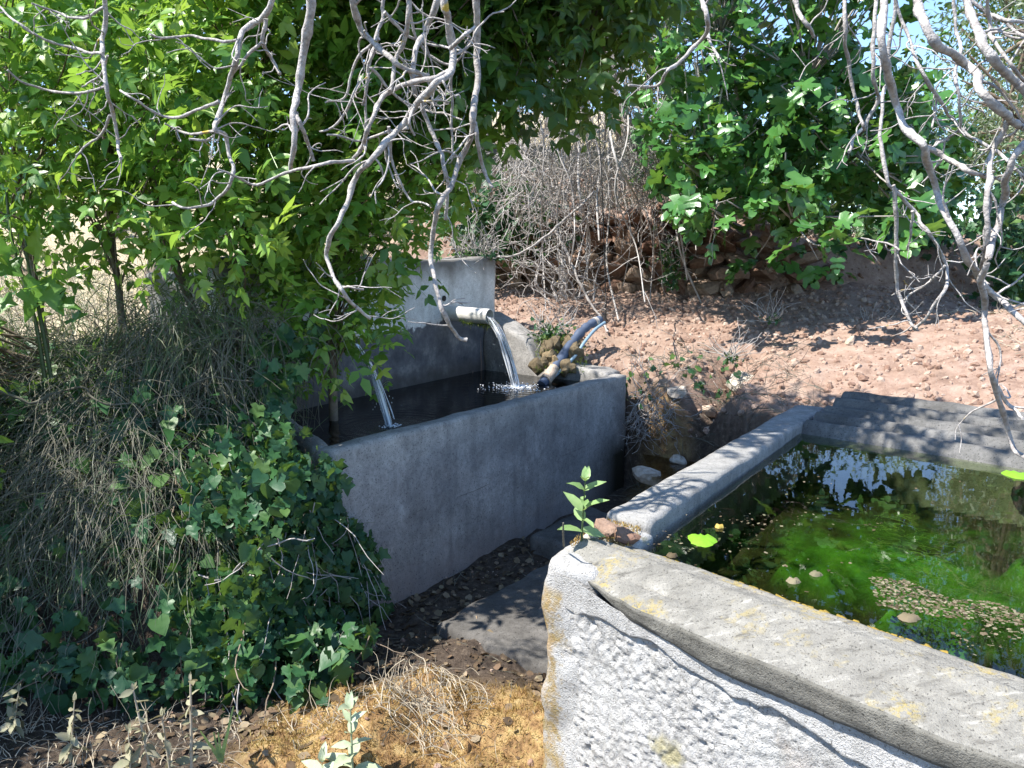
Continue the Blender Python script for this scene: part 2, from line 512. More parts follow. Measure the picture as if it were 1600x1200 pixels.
def simple(name, col, rough=0.7, spec=0.3, nscale=20, var=0.3, bump=0.3):
    g = G(name)
    c = g.mix(g.ramp(g.noise(nscale, 5, 0.65), (0.35, var), (0.65, 0.0)), col, tuple(k * 0.45 for k in col))
    return g.done(g.surf(c, rough, g.bump(g.noise(nscale * 3, 4), bump, 0.004), spec))
MT['pvc'] = simple('white_pvc', (0.62, 0.61, 0.57), 0.45, 0.4, 14, 0.5)
MT['hole'] = simple('dark_hole', (0.02, 0.02, 0.02))
MT['hose'] = simple('blue_grey_hose', (0.07, 0.095, 0.15), 0.6, 0.3, 12, 0.5)
MT['blue'] = simple('blue_tube', (0.20, 0.30, 0.38), 0.4, 0.5, 30, 0.3)
MT['mud'] = simple('pool_mud', (0.014, 0.014, 0.007), 0.9, 0.2, 5, 0.5)
MT['ochre'] = simple('ochre_moss', (0.33, 0.23, 0.05), 0.9, 0.1, 40, 0.6, 1.0)

def algae_mat():
    g = G('green_algae')
    at = g.n('Attribute', _attribute_name='rnd').outputs['Fac']
    gr = g.ramp(g.noise(9, 5, 0.65), (0.3, (0.022, 0.070, 0.010)), (0.55, (0.050, 0.15, 0.016)), (0.75, (0.11, 0.23, 0.035)))
    br = g.ramp(g.noise(14, 5, 0.7), (0.3, (0.006, 0.007, 0.004)), (0.7, (0.022, 0.022, 0.009)))
    return g.done(g.surf(g.mix(at, br, gr), 0.9, g.bump(g.noise(30, 4), 0.6, 0.02), 0.1))
MT['algae'] = algae_mat()
def veil_mat():
    g = G('algae_veil')
    at = g.n('Attribute', _attribute_name='rnd').outputs['Fac']
    col = g.ramp(g.noise(11, 5, 0.7), (0.3, (0.026, 0.072, 0.012)), (0.6, (0.058, 0.155, 0.020)), (0.8, (0.13, 0.24, 0.045)))
    fac = g.math('MULTIPLY', at, g.ramp(g.noise(38, 5, 0.7), (0.30, 0.45), (0.65, 1.0)), True)
    ms = g.n('MixShader', Fac=fac)
    g.t.links.new(g.n('BsdfTransparent').outputs[0], ms.inputs[1]); g.t.links.new(g.surf(col, 0.9, None, 0.1), ms.inputs[2])
    return g.done(ms.outputs[0])
MT['veil'] = veil_mat()
MT['filament'] = leaf_mat('algae_filament', [(0.06, 0.15, 0.025), (0.15, 0.23, 0.06)], 0.7, 0.2)
MT['pad'] = leaf_mat('duckweed_green', [(0.20, 0.42, 0.03), (0.28, 0.50, 0.05)], 0.6, 0.2, spec=0.3, vein=70)
MT['yellow_leaf'] = leaf_mat('yellow_leaf', [(0.55, 0.38, 0.05), (0.45, 0.33, 0.08)], 0.6, 0.2, (0.6, 0.4, 0.05))

def water_mat(name, tint, bscale, bstr, bdist, rings=None):
    g = G(name)
    h = g.noise(bscale, 3, 0.5)
    if rings is not None:
        for (cx, cy) in rings:
            v = g.n('VectorMath', _operation='DISTANCE')
            g.set(v.inputs[0], g.pos()); v.inputs[1].default_value = (cx, cy, 0.68)
            d = v.outputs['Value']
            w = g.math('MULTIPLY', g.math('SINE', g.math('MULTIPLY', d, 95.0)), band(g, 0.03, 0.55, d))
            h = g.math('ADD', h, g.math('MULTIPLY', w, 0.5))
            h = g.math('ADD', h, g.math('MULTIPLY', g.math('MULTIPLY', g.noise(60, 3), 2.2), band(g, 0.02, 0.32, d)))
    nb = g.bump(h, bstr, bdist)
    fr = g.n('Fresnel', IOR=1.333, Normal=nb).outputs[0]
    gl = g.n('BsdfGlossy', Roughness=0.015, Normal=nb)
    gl.inputs['Color'].default_value = (1, 1, 1, 1)
    tr = g.n('BsdfTransparent')
    tr.inputs['Color'].default_value = (*tint, 1)
    ms = g.n('MixShader', Fac=fr)
    g.t.links.new(tr.outputs[0], ms.inputs[1]); g.t.links.new(gl.outputs[0], ms.inputs[2])
    return g.done(ms.outputs[0])
MT['pool_water'] = water_mat('pool_water', (0.66, 0.76, 0.52), 4, 0.06, 0.01)
MT['puddle'] = water_mat('puddle_water', (0.7, 0.62, 0.42), 18, 0.3, 0.01)

def jet_mat():
    g = G('falling_water')
    nb = g.bump(g.noise(25, 2, 0.5), 0.15, 0.01)
    fr = g.n('Fresnel', IOR=1.25, Normal=nb).outputs[0]
    gl = g.n('BsdfGlossy', Roughness=0.06, Normal=nb)
    gl.inputs['Color'].default_value = (1, 1, 1, 1)
    tr = g.n('BsdfTransparent')
    tr.inputs['Color'].default_value = (0.82, 0.84, 0.86, 1)
    df = g.n('BsdfDiffuse', Normal=nb)
    df.inputs['Color'].default_value = (0.85, 0.88, 0.92, 1)
    foam = g.math('MULTIPLY', g.ramp(g.n('Attribute', _attribute_name='rnd').outputs['Fac'], (0.38, 0.0), (0.72, 0.62)), 1.0)
    m1 = g.n('MixShader', Fac=fr)
    g.t.links.new(tr.outputs[0], m1.inputs[1]); g.t.links.new(gl.outputs[0], m1.inputs[2])
    m2 = g.n('MixShader', Fac=foam)
    g.t.links.new(m1.outputs[0], m2.inputs[1]); g.t.links.new(df.outputs[0], m2.inputs[2])
    return g.done(m2.outputs[0])
MT['jet'] = jet_mat()
MT['foam'] = simple('water_foam', (0.75, 0.78, 0.82), 0.4, 0.5, 40, 0.2)

# ------------------------------------------------------------------ the lie of the land
FL = np.array([-0.83, 3.425]); TD = nrm(np.array([1.697, 2.333])); TN = np.array([-TD[1], TD[0]])   # trough front: left corner, direction, inward
TLEN, TWID = 2.885, 1.22

def seg_dist(p, a, b):
    a, b = np.array(a), np.array(b)
    t = np.clip(((p - a) @ (b - a)) / ((b - a) @ (b - a)), 0, 1)
    return np.linalg.norm(p - (a + t[:, None] * (b - a)), axis=1), t

def height(x, y, rough=True):
    x, y = np.asarray(x, float).ravel(), np.asarray(y, float).ravel()
    p = np.stack([x, y], -1)
    a, b = (p - FL) @ TD, (p - FL) @ TN
    low = -0.12 + 0.09 * sstep(3.1, 2.2, y) * sstep(0.3, -0.6, x)
    # soil terrace behind trough and basin, rising to the stone wall
    ys = y + 0.85 * np.clip(x - 1.9, 0, 3.0) * sstep(7.6, 5.6, y)
    soil = interp(ys, [4.2, 5.0, 5.5, 5.9, 6.4, 7.0, 8.35, 8.7, 60], [-0.1, 0.45, 0.62, 0.76, 0.90, 1.05, 1.28, 1.30, 1.9])
    # upper terrace and hillside behind the wall
    up = interp(y, [8.4, 8.75, 10, 13, 20, 40, 60], [0, 0.80, 1.25, 1.8, 3.4, 7.0, 9.0]) * sstep(3.3, 1.6, x - 0.12 * (y - 8.5))
    upr = interp(y, [8.4, 8.8, 11, 15], [0, 0.52, 0.60, 0.1]) * sstep(1.6, 3.3, x - 0.12 * (y - 8.5)) * sstep(8.5, 6.0, x)
    soil = soil + up + upr
    soil = soil + sstep(5.3, 4.6, y) * sstep(2.0, 2.6, x) * 0.0
    # gully between trough and basin
    d1, t1 = seg_dist(p, (1.75, 6.05), (1.05, 5.15)); d2, t2 = seg_dist(p, (1.05, 5.15), (0.35, 3.6))
    g1 = 0.42 - 0.32 * t1 + 1.3 * d1; g2 = 0.10 - 0.22 * t2 + 1.1 * np.maximum(0, d2 - 0.15)
    soil = np.minimum(soil, np.minimum(g1, g2) + 0.05)
    # left bank and field
    yf = 2.55 + 0.35 * sstep(-1.6, -0.7, x)
    bank = -0.12 + 1.12 * sstep(0.0, 1.35, y - yf) * sstep(-0.72, -1.55, x + 0.25 * (y - 3.4))
    field = interp(y, [0, 5, 8, 12, 20, 40, 60], [0, 0, 0.08, 0.35, 1.7, 5.5, 8])
    left = bank + np.where(bank > 0.4, field, 0)
    z = np.where(b > TWID + 0.02, soil, low)
    # behind the back wall: blend of field (left) and soil (right)
    wl = sstep(-0.4, -2.2, x + 0.1 * (y - 6))
    behind = soil * (1 - wl) + np.maximum(left, 1.0 + field) * wl
    inside_front = (b < TWID + 0.08)
    right_of = sstep(2.92, 3.02, a)
    lowpart = low * (1 - right_of) + np.maximum(low, soil) * right_of
    z = np.where(inside_front, lowpart, behind)
    z = np.where((a < 0.02), np.maximum(left, np.where(inside_front, low, behind * (b > TWID + 0.08))), z)
    if rough:
        n = fbm(p, 1.1, 5, 0.55) * 0.045 + fbm(p, 9, 3, 0.6) * 0.016
        lump = np.maximum(0, fbm(p + 9.1, 4.2, 3)) * 0.10 * mossmask(x, y)
        z = z + n * (1 + 0.04 * np.clip(y - 8, 0, 40)) + lump
    # keep the ground out of basin and trough
    q = (p - np.array([0.10, 2.20])); s_, w_ = q @ np.array([0.69, -0.724]), q @ np.array([0.724, 0.69])
    inb = (s_ > -0.10) & (w_ > 0.02) & (w_ < 3.22)
    z = np.where(inb & (z > -0.1), np.minimum(z, -0.1), z)
    return z

def mossmask(x, y):
    p = np.stack([np.asarray(x, float).ravel(), np.asarray(y, float).ravel()], -1)
    m = sstep(-1.05, -0.75, p[:, 0]) * sstep(0.35, 0.1, p[:, 0]) * sstep(3.05, 2.75, p[:, 1]) * sstep(1.4, 1.8, p[:, 1])
    d, _ = seg_dist(p, (1.1, 5.55), (0.95, 5.0))
    return np.clip(m * (0.65 + 0.7 * fbm(p, 2.7, 3)) + 0.8 * sstep(0.3, 0.1, d), 0, 1)

def axis(lo, hi, dlo, dhi, fine, n_out):
    mid = np.arange(dlo, dhi, fine)
    a = dlo - np.geomspace(fine, dlo - lo, n_out)[::-1]
    b = dhi + np.geomspace(fine, hi - dhi, n_out)
    return np.concatenate([a, mid, b])
gx, gy = axis(-70, 70, -3.2, 4.2, 0.035, 40), axis(-30, 120, 1.6, 9.2, 0.035, 45)
X, Y = np.meshgrid(gx, gy, indexing='ij')
x, y = X.ravel(), Y.ravel()
z = height(x, y)
mb = MB(); mb.add(np.stack([x, y, z], -1), grid_faces(len(gx), len(gy)))
ground = mb.build('ground', MT['ground'], kind='structure')
pp = np.stack([x, y], -1)
wob = 0.35 * fbm(pp, 1.5, 3)
aa, bb = (pp - FL) @ TD, (pp - FL) @ TN
behind = np.maximum(sstep(1.2, 1.3, bb) * sstep(-0.6, 0.0, aa), sstep(2.9, 3.1, aa))
soilm = behind * sstep(0.30, 0.62, z + 0.15 * wob) * sstep(-2.2, -0.9, x + wob)
soilm = np.maximum(soilm, sstep(2.3, 2.7, x) * sstep(3, 3.5, y))
grassm = np.clip(sstep(10.2, 11.5, y + 2 * wob) + sstep(4.3, 5.3, y + wob) * sstep(-1.0, -1.8, x + wob), 0, 1)
msk = np.stack([soilm, mossmask(x, y), grassm, np.ones_like(x)], -1)
ca = ground.data.color_attributes.new('mask', 'FLOAT_COLOR', 'POINT')
ca.data.foreach_set('color', msk.ravel())
ground['label'] = 'red brown soil, mossy hollow and dry field around the spring'

def hz(x, y):
    return height(np.atleast_1d(x), np.atleast_1d(y))

# concrete apron in front of the trough
def sheet(mb, corners, nu, nv, amp=0.01, ns=4):
    c = np.asarray(corners, float)
    s, t = np.meshgrid(np.linspace(0, 1, nu), np.linspace(0, 1, nv), indexing='ij')
    s, t = s.ravel()[:, None], t.ravel()[:, None]
    p = c[0] * (1 - s) * (1 - t) + c[1] * s * (1 - t) + c[2] * s * t + c[3] * (1 - s) * t
    p[:, 2] += fbm(p, ns, 3) * amp
    mb.add(p, grid_faces(nu, nv))
mb = MB()
rough_box(mb, (-0.36, 3.42, -0.30), (0.62, 0.85, 0), (0.55, -0.40, 0.0), (0, 0, 0.215), 0.03, 0.03, 0.012, 5)
rough_box(mb, (0.10, 4.38, -0.30), (0.40, 0.55, 0), (0.55, -0.40, 0.0), (0, 0, 0.30), 0.03, 0.03, 0.014, 5)
ap = mb.build('concrete_apron', MT['apron'], merge=0.0005, kind='structure')

# ------------------------------------------------------------------ the trough
trough = thing('water_trough', 'long grey concrete water trough with tall plastered back wall, fed by two spouts', 'water trough', (0.0, 4.6, -0.12))
def v3(p, z):
    return np.array([p[0], p[1], z])
T3, N3, Z3 = v3(TD, 0), v3(TN, 0), np.array([0, 0, 1.0])
mb = MB(); rough_box(mb, v3(FL, -0.30), T3 * TLEN, N3 * 0.115, Z3 * 1.05, 0.025, 0.013, 0.005, 9)
mb.build('front_wall', MT['trough'], trough, merge=0.0005)
mb = MB()
FLb = np.array([-1.30, 4.25]); e = FLb - FL
rough_box(mb, v3(FL + TN * 0.10, -0.30), v3(e * 0.9, 0), T3 * 0.10, Z3 * 1.045, 0.04, 0.02, 0.007, 7)
mb.build('left_wall', MT['trough'], trough, merge=0.0005)
BC = np.array([-0.165, 6.58]); B0 = np.array([-1.60, 4.32]); BD = nrm(BC - B0); BN = np.array([BD[1], -BD[0]])
mb = MB()
rough_box(mb, v3(B0, 0.15), v3(BD * (np.linalg.norm(BC - B0) + 0.06), 0), v3(-BN * 0.16, 0), Z3 * 1.475, 0.035, 0.02, 0.008, 4,
          warp=lambda p, q: p + np.outer(0.02 * np.sin(q[:, 0] * 7) * q[:, 2], Z3))
mb.build('back_wall', MT['back'], trough, merge=0.0005)
FR = FL + TD * TLEN
ED = nrm(BC - FR)
EL = np.linalg.norm(BC - FR)
def wing(p, q):
    t = np.clip(q[:, 0], 0, 1)
    top = interp(t, [0, 0.12, 0.30, 0.42, 0.55, 0.64, 1.0], [0.755, 0.77, 0.80, 0.74, 0.78, 0.98, 1.17])
    p = p.copy(); p[:, 2] = -0.30 + q[:, 2] * (top + 0.30)
    return p
mb = MB(); rough_box(mb, v3(FR - TD * 0.13 + TN * 0.10, -0.30), v3(ED * (EL - 0.10), 0), T3 * 0.24, Z3 * 1.05, 0.03, 0.02, 0.014, 7, warp=wing)
mb.build('end_wall', MT['trough'], trough, merge=0.0005)
mb = MB(); sheet(mb, [v3(FL, 0.30), v3(FR, 0.30), v3(BC, 0.30), v3(B0, 0.30)], 12, 12, 0.02)
mb.build('trough_floor', MT['mud'], trough)
# spouts
def pipe(mb, p0, d, L, r, wall=0.008, n=20):
    d = nrm(np.array(d)); p0 = np.array(p0)
    tube(mb, [p0, p0 + d * L * 0.5, p0 + d * L], r, n, cap=False)
    tube(mb, [p0 + d * L, p0 + d * L * 0.5, p0 + d * 0.02], r - wall, n, cap=False)
    ring = []
    ref = np.array([0, 0, 1.0]); x_ = nrm(np.cross(d, ref)); y_ = np.cross(d, x_)
    an = np.linspace(0, 2 * math.pi, n, endpoint=False)
    for rr in (r, r - wall):
        ring.append(p0 + d * L + rr * (np.cos(an)[:, None] * x_ + np.sin(an)[:, None] * y_))
    i = np.arange(n)
    mb.add(np.concatenate(ring), np.stack([i, (i + 1) % n, (i + 1) % n + n, i + n], -1))
BN3 = v3(BN, 0)
S1 = np.array([-0.52, 6.02, 1.195]); S2 = np.array([-1.27, 4.83, 1.13])
SP = []
for (s0, L, r) in ((S1, 0.45, 0.058), (S2, 0.42, 0.045)):
    mb = MB(); dd = BN3 + np.array([0, 0, -0.03]); pipe(mb, s0 - BN3 * 0.03, dd, L, r)
    o = mb.build('spout_pipe', MT['pvc'], trough)
    mb = MB()
    for k in range(70):
        t = rng.uniform(0.35, 1.0); c = s0 + nrm(dd) * L * t + np.array([rng.normal(0, .02), rng.normal(0, .02), -r * rng.uniform(0.6, 1.2)])
        for j in range(10):
            q = c + rng.normal(0, 0.012, 3); d = nrm(rng.normal(0, 1, 3) + [0, 0, -0.8]) * rng.uniform(.008, .028)
            w = nrm(np.cross(d, rng.normal(0, 1, 3))) * 0.003
            mb.add([q - w, q + w, q + d], [[0, 1, 2]], rng.random())
    mo = mb.build('moss_fringe', MT['greenmoss'], None, kind='stuff'); mo.parent = o; mo.location = (0, 0, 0)
    SP.append(s0 + nrm(dd) * (L - 0.03) + [0, 0, -r * 0.45])
mb = MB(); hp = P(693, 466, y=6.02); hp = np.array([-0.53, 6.0, hp[2]]); tube(mb, [hp + BN3 * 0.012, hp + BN3 * 0.004], 0.022, 10); mb.build('wall_hole', MT['hole'], trough)

# water in trough and jets
LAND = [np.array([0.03, 5.585, 0.68]), np.array([-0.69, 4.262, 0.68])]
MT['trough_water'] = water_mat('trough_water', (0.13, 0.15, 0.16), 14, 0.35, 0.008, [(LAND[0][0], LAND[0][1]), (LAND[1][0], LAND[1][1])])
mb = MB(); sheet(mb, [v3(FL + TD * .02 + TN * .06, 0.68), v3(FR - TD * .05 + TN * .06, 0.68), v3(BC + TD * .0, 0.68), v3(B0, 0.68)], 4, 4, 0.0)
mb.build('trough_water', MT['trough_water'], kind='structure')

def jet(p0, p1, w0, w1, label, seed):
    r = np.random.default_rng(seed)
    root = thing('water_jet', label, 'water jet', p1)
    n, m = 60, 40
    t = np.linspace(0, 1, n)
    c = np.stack([p0[0] + (p1[0] - p0[0]) * t, p0[1] + (p1[1] - p0[1]) * t, p0[2] + (p1[2] - p0[2]) * (0.22 * t + 0.78 * t * t)], -1)
    tg = nrm(np.gradient(c, axis=0))
    sx = nrm(np.cross(tg, BN3 + [0, 0, 1e-3])); sy = np.cross(sx, tg)
    an = np.linspace(0, 2 * math.pi, m, endpoint=False)
    T, A = np.meshgrid(t, an, indexing='ij')
    w = (w0 + (w1 - w0) * t)[:, None] * (1 + 0.06 * np.sin(9 * T + 1))
    rp = 1 + 0.13 * np.sin(5 * A + 2.5 * T + 1) + 0.09 * np.sin(9 * A - 3 * T) + 0.06 * np.sin(13 * A + 9 * T)
    v = c[:, None] + sx[:, None] * (w * rp * np.cos(A) * 0.5)[..., None] + sy[:, None] * (w * rp * np.sin(A) * 0.26)[..., None]
    i, j = np.meshgrid(np.arange(n - 1), np.arange(m), indexing='ij')
    k = (j + 1) % m
    f = np.stack([i * m + j, i * m + k, (i + 1) * m + k, (i + 1) * m + j], -1).reshape(-1, 4)
    st = fbm(np.c_[A.ravel() * 2.6, T.ravel() * 1.6, np.full(A.size, seed)], 1.5, 3, 0.6) * 0.5 + 0.5
    st[np.isclose(A.ravel(), 0)] = 0.4
    mb = MB(); mb.add(v.reshape(-1, 3), f, np.clip(st, 0, 1))
    mb.build('stream', MT['jet'], root)
    mb = MB()
    for q in range(16):
        o1, o2, ph = r.normal(0, 0.30), r.normal(0, 0.2), r.uniform(0, 6)
        a0, a1 = r.uniform(0, 0.5), r.uniform(0.6, 1.0)
        i0, i1 = int(a0 * (n - 1)), int(a1 * (n - 1)) + 1
        tt_ = t[i0:i1]
        spread_ = 0.5 + 0.8 * tt_
        ww = (w0 + (w1 - w0) * tt_)
        c2 = c[i0:i1] + sx[i0:i1] * (ww * spread_ * (o1 + 0.10 * np.sin(7 * tt_ + ph)))[:, None] + sy[i0:i1] * (ww * spread_ * o2)[:, None]
        tube(mb, c2, w0 * r.uniform(0.025, 0.07) * (0.6 + 0.5 * np.abs(np.sin(tt_ * r.uniform(9, 25) + ph))), 5, r.uniform(0.3, 0.75))
    for q in range(70):
        i0 = r.integers(n // 3, n); d_ = r.normal(0, 0.45, 2) * w0 * (0.6 + t[i0])
        c2 = c[i0] + sx[i0] * d_[0] + sy[i0] * d_[1]
        tube(mb, [c2 + [0, 0, 0.004], c2, c2 - [0, 0, 0.005]], [0.0006, 0.0022, 0.0008], 5, r.uniform(0.3, 0.7))
    mb.build('spray', MT['jet'], root, kind='stuff')
    return root
jet(SP[0], LAND[0], 0.085, 0.085, 'thick jet of water pouring from the white pipe by the hose', 1)
jet(SP[1], LAND[1], 0.055, 0.050, 'narrow jet of water falling beside the leaves over the trough', 2)
for L0, n, s in ((LAND[0], 420, 0.11), (LAND[1], 60, 0.035)):
    mb = MB()
    for k in range(n):
        a_ = rng.uniform(0, 6.28); rr = abs(rng.normal(0, s)); q = L0 + [rr * math.cos(a_) * 1.1, rr * math.sin(a_), 0.001 + rng.random() * 0.006]
        tube(mb, [q, q + [0, 0, 0.004]], [0.002 + 0.006 * rng.random(), 0.001], 6)
    stuff(mb.build('splash_foam', MT['foam']), 'white foam where the water jet strikes the trough' if n > 50 else 'few bubbles under the narrow water jet', 'foam')

# ------------------------------------------------------------------ stones
def rock_mesh(name, seed, material, sub=2, flat=0.75, amp=0.32):
    bm = bmesh.new()
    bmesh.ops.create_icosphere(bm, subdivisions=sub, radius=1.0)
    v = np.array([q.co[:] for q in bm.verts])
    v = np.sign(v) * np.abs(v) ** 0.62
    d = fbm(v + seed * 13.1, 1.3, 3, 0.55)
    v = v * (1 + amp * d)[:, None] * np.array([1, 0.85, flat])
    for q, c in zip(bm.verts, v):
        q.co = c
    me = bpy.data.meshes.new(name); bm.to_mesh(me); bm.free()
    me.materials.append(material)
    return me
def place(me, name, pos, size, rot=None, parent=None):
    o = bpy.data.objects.new(name, me)
    o.parent = parent
    pos = np.asarray(pos, float) - (np.array(parent.location) if parent else 0)
    o.location = [float(c) for c in pos]
    o.rotation_euler = rot if rot is not None else rng.uniform(0, 6.28, 3)
    o.scale = size if np.ndim(size) else (size,) * 3
    C.objects.link(o)
    return o
RK = [rock_mesh('stone', k, MT['stone']) for k in range(10)]
RP = [rock_mesh('rock', 40 + k, MT['pale_stone']) for k in range(6)]
wall = thing('dry_stone_wall', 'dry stone retaining wall of reddish field stones behind the soil terrace', 'stone wall', (1.4, 8.45, 1.2))
zz = 1.18
row = 0
while zz < 2.12:
    hgt_ = rng.uniform(0.10, 0.19)
    xx = -0.75 + rng.uniform(0, 0.2)
    while xx < 3.6 - (zz - 1.2) * 0.9:
        w = rng.choice([rng.uniform(0.10, 0.2), rng.uniform(0.18, 0.40)])
        if rng.random() < 0.9 and zz + hgt_ < 2.12 - 0.35 * max(0, xx - 1.6) / 2 + 0.1 * rng.random():
            place(RK[rng.integers(10)], 'stone', (xx + w / 2, 8.40 + 0.12 * (zz - 1.2) + rng.normal(0, 0.055), zz + hgt_ / 2 + rng.normal(0, .02)),
                  (w * 0.54, 0.20, hgt_ * 0.66), (rng.normal(0, .35), rng.normal(0, .40), rng.normal(0, .5)), wall)
        xx += w
    zz += hgt_
MT['rubble'] = stone_mat('mossy_rubble', (0.07, 0.055, 0.035), (0.15, 0.12, 0.075), (0.25, 0.19, 0.11))
RB = [rock_mesh('rubble', 70 + k, MT['rubble']) for k in range(3)]
# rubble where the hose enters the trough
for k in range(16):
    u, v = rng.uniform(838, 915), rng.uniform(528, 578)
    place(RB[rng.integers(3)], 'rubble', P(u, v, y=6.22 - 0.0062 * (v - 528) - 0.001 * (u - 838)), rng.uniform(0.035, 0.075), None, trough)
mb = MB()
for k in range(900):
    c = P(rng.uniform(836, 918), rng.uniform(530, 585), y=0) if False else P(rng.uniform(836, 918), (vv_ := rng.uniform(526, 582)), y=6.17 - 0.0062 * (vv_ - 528))
    d = nrm(rng.normal(0, 1, 3) + [0, -0.6, 0.5]) * rng.uniform(.01, .03); w = nrm(np.cross(d, rng.normal(0, 1, 3))) * 0.003
    mb.add([c - w, c + w, c + d], [[0, 1, 2]], rng.random())
mb.build('moss', MT['greenmoss'], trough, kind='stuff')

def rocks(spec, label, name='rock', group=None):
    for k, (u, v, y_, s_, pale) in enumerate(spec):
        p = P(u, v, y=y_)
        zt = hz(p[0], p[1])[0]
        me = (RP if pale else RK)[rng.integers(6)]
        o = place(me, name, (p[0], p[1], max(p[2], zt + s_ * 0.25) if pale != 2 else p[2]), (s_, s_ * 0.8, s_ * 0.65), (rng.normal(0, .3), rng.normal(0, .3), rng.uniform(0, 6)))
        tag(o, label[k] if isinstance(label, list) else label, 'rock', group)
rocks([(1012, 742, 5.2, 0.10, 1), (1055, 688, 5.75, 0.10, 1), (1105, 695, 5.8, 0.07, 1), (1060, 720, 5.5, 0.06, 1)],
      ['pointed tan rock wedged beside the right foot of the trough', 'pale rock at the edge of the ochre puddle beside dead twigs', 'small pale rock at the far side of the ochre puddle near the basin rim', 'small grey pink rock between the puddle and the basin rim'])
rocks([(1130, 545, 6.7, 0.20, 2), (1163, 555, 6.6, 0.12, 2), (1160, 612, 5.95, 0.13, 1), (1325, 580, 6.0, 0.05, 1)],
      ['large pale limestone outcrop in the middle of the red soil terrace', 'smaller pale limestone beside the large outcrop in the red soil', 'grey boulder at the lip of the dark hollow behind the basin', 'small pale stone on the soil behind the basin corner'])

# ------------------------------------------------------------------ the washing basin
basin = thing('washing_basin', 'broad pale concrete washing basin full of green water, with a sloping slab along its front', 'washing basin', (0.10, 2.20, -0.15))
D2 = np.array([0.69, -0.724, 0.0]); NI = np.array([0.724, 0.69, 0.0])
O2 = np.array([0.165, 2.213, 0.0])             # lower outer line of the sloping slab
# sloping slab along the front, swept profile
prof = np.array([(0.318, 0.50), (0.316, 0.672), (0.308, 0.684), (0.245, 0.690), (0.238, 0.697), (0.232, 0.708), (0.222, 0.713), (0.185, 0.716), (0.17, 0.712), (0.03, 0.660), (0.004, 0.649), (-0.003, 0.642), (0.002, 0.600), (0.012, 0.575), (0.03, 0.560), (0.12, 0.552)])
sl_ = np.concatenate([[0], np.cumsum(np.linalg.norm(np.diff(prof, axis=0), axis=1))]); qs_ = np.unique(np.concatenate([np.linspace(0, sl_[-1], 70), sl_]))
pr = np.stack([np.interp(qs_, sl_, prof[:, 0]), np.interp(qs_, sl_, prof[:, 1])], -1)
ts = np.linspace(-0.10, 2.7, 230)
def nose(t):                                    # the slab tapers into the corner
    return interp(t, [-0.10, -0.04, 0.05, 0.22, 0.5], [0.85, 0.62, 0.38, 0.10, 0.0])
tt, kk = np.meshgrid(ts, np.arange(len(pr)), indexing='ij')
bq, zq = pr[kk.ravel(), 0], pr[kk.ravel(), 1]
tq = tt.ravel()
k_ = nose(tq)
tp = interp(tq, [-0.1, 0.02, 0.15, 0.45], [0.05, 0.12, 0.55, 1.0])
zq = np.where((zq < 0.649) & (bq < 0.2), 0.649 - (0.649 - zq) * tp, zq)
bq = bq + k_ * np.clip(0.14 - bq, 0, 1) * 0.9
p = O2 + tq[:, None] * D2 + bq[:, None] * NI + zq[:, None] * Z3
nf = np.stack([fbm(p + j * 20.0, 11, 4, 0.6) for j in range(3)], -1)
p = p + nf * 0.0032 + np.outer(fbm(np.c_[tq * 0.8, bq * 40], 1.0, 3) * 0.004, Z3) + np.outer(fbm(np.c_[tq, np.zeros_like(tq)], 3, 3) * 0.010, NI)
crack = np.exp(-((bq - 0.085 - 0.012 * fbm(np.c_[tq, tq * 0], 4, 3)) / 0.004) ** 2) * sstep(0.05, 0.25, tq) * (zq > 0.66)
p[:, 2] -= crack * 0.010
cut = int(np.argmin(np.abs(pr[:, 0] - 0.004) + np.abs(pr[:, 1] - 0.649)))
pg = p.reshape(len(ts), len(pr), 3)
mb = MB(); mb.add(pg[:, :cut + 1].reshape(-1, 3), grid_faces(len(ts), cut + 1))
mb.build('front_slab', MT['cap'], basin)
mb = MB(); mb.add(pg[:, cut:].reshape(-1, 3), grid_faces(len(ts), len(pr) - cut))
so = mb.build('slab_edge', MT['edge'], basin); so['label'] = 'dark weathered outer edge of the front slab'
# rough rendered wall below it
ts = np.linspace(-0.165, 2.0, 450); hs = np.linspace(-0.35, 0.585, 190)
tt, hh = np.meshgrid(ts, hs, indexing='ij')
tq, hq = tt.ravel(), hh.ravel()
topw = 0.655 - 0.070 * interp(tq, [-0.165, 0.02, 0.15, 0.45], [0.05, 0.10, 0.55, 1.0])
hq = -0.35 + (hq + 0.35) * (topw + 0.35) / 0.935
q2 = np.c_[tq, hq, np.zeros_like(tq)]
edge = 0.515 - 0.03 * tq + 0.045 * fbm(np.c_[tq, tq * 0], 3.3, 4, 0.6)
plaster = sstep(-0.006, 0.006, hq - edge)
patch = sstep(-0.3, 0.4, fbm(q2 + 21, 3.0, 3))
lumps = fbm(q2, 4, 4) * 0.008 + (0.25 + patch) * fbm(q2 + 5, 80, 2, 0.7) * 0.0040 + fbm(q2 + 3, 22, 2) * 0.0022 - np.maximum(0, fbm(q2 + 11, 17, 3) - 0.72) * 0.03
out = plaster * 0.016 + (1 - plaster) * lumps
cornr = sstep(-0.07, -0.165, tq)
b_ = 0.050 - out + 0.10 * cornr ** 1.5 + 0.02 * fbm(np.c_[hq, hq * 0], 4, 3) * sstep(0.1, -0.1, tq)
p = O2 + tq[:, None] * D2 + b_[:, None] * NI + hq[:, None] * Z3
mb = MB(); mb.add(p, grid_faces(len(ts), len(hs)))
mb.build('front_wall', MT['render'], basin)
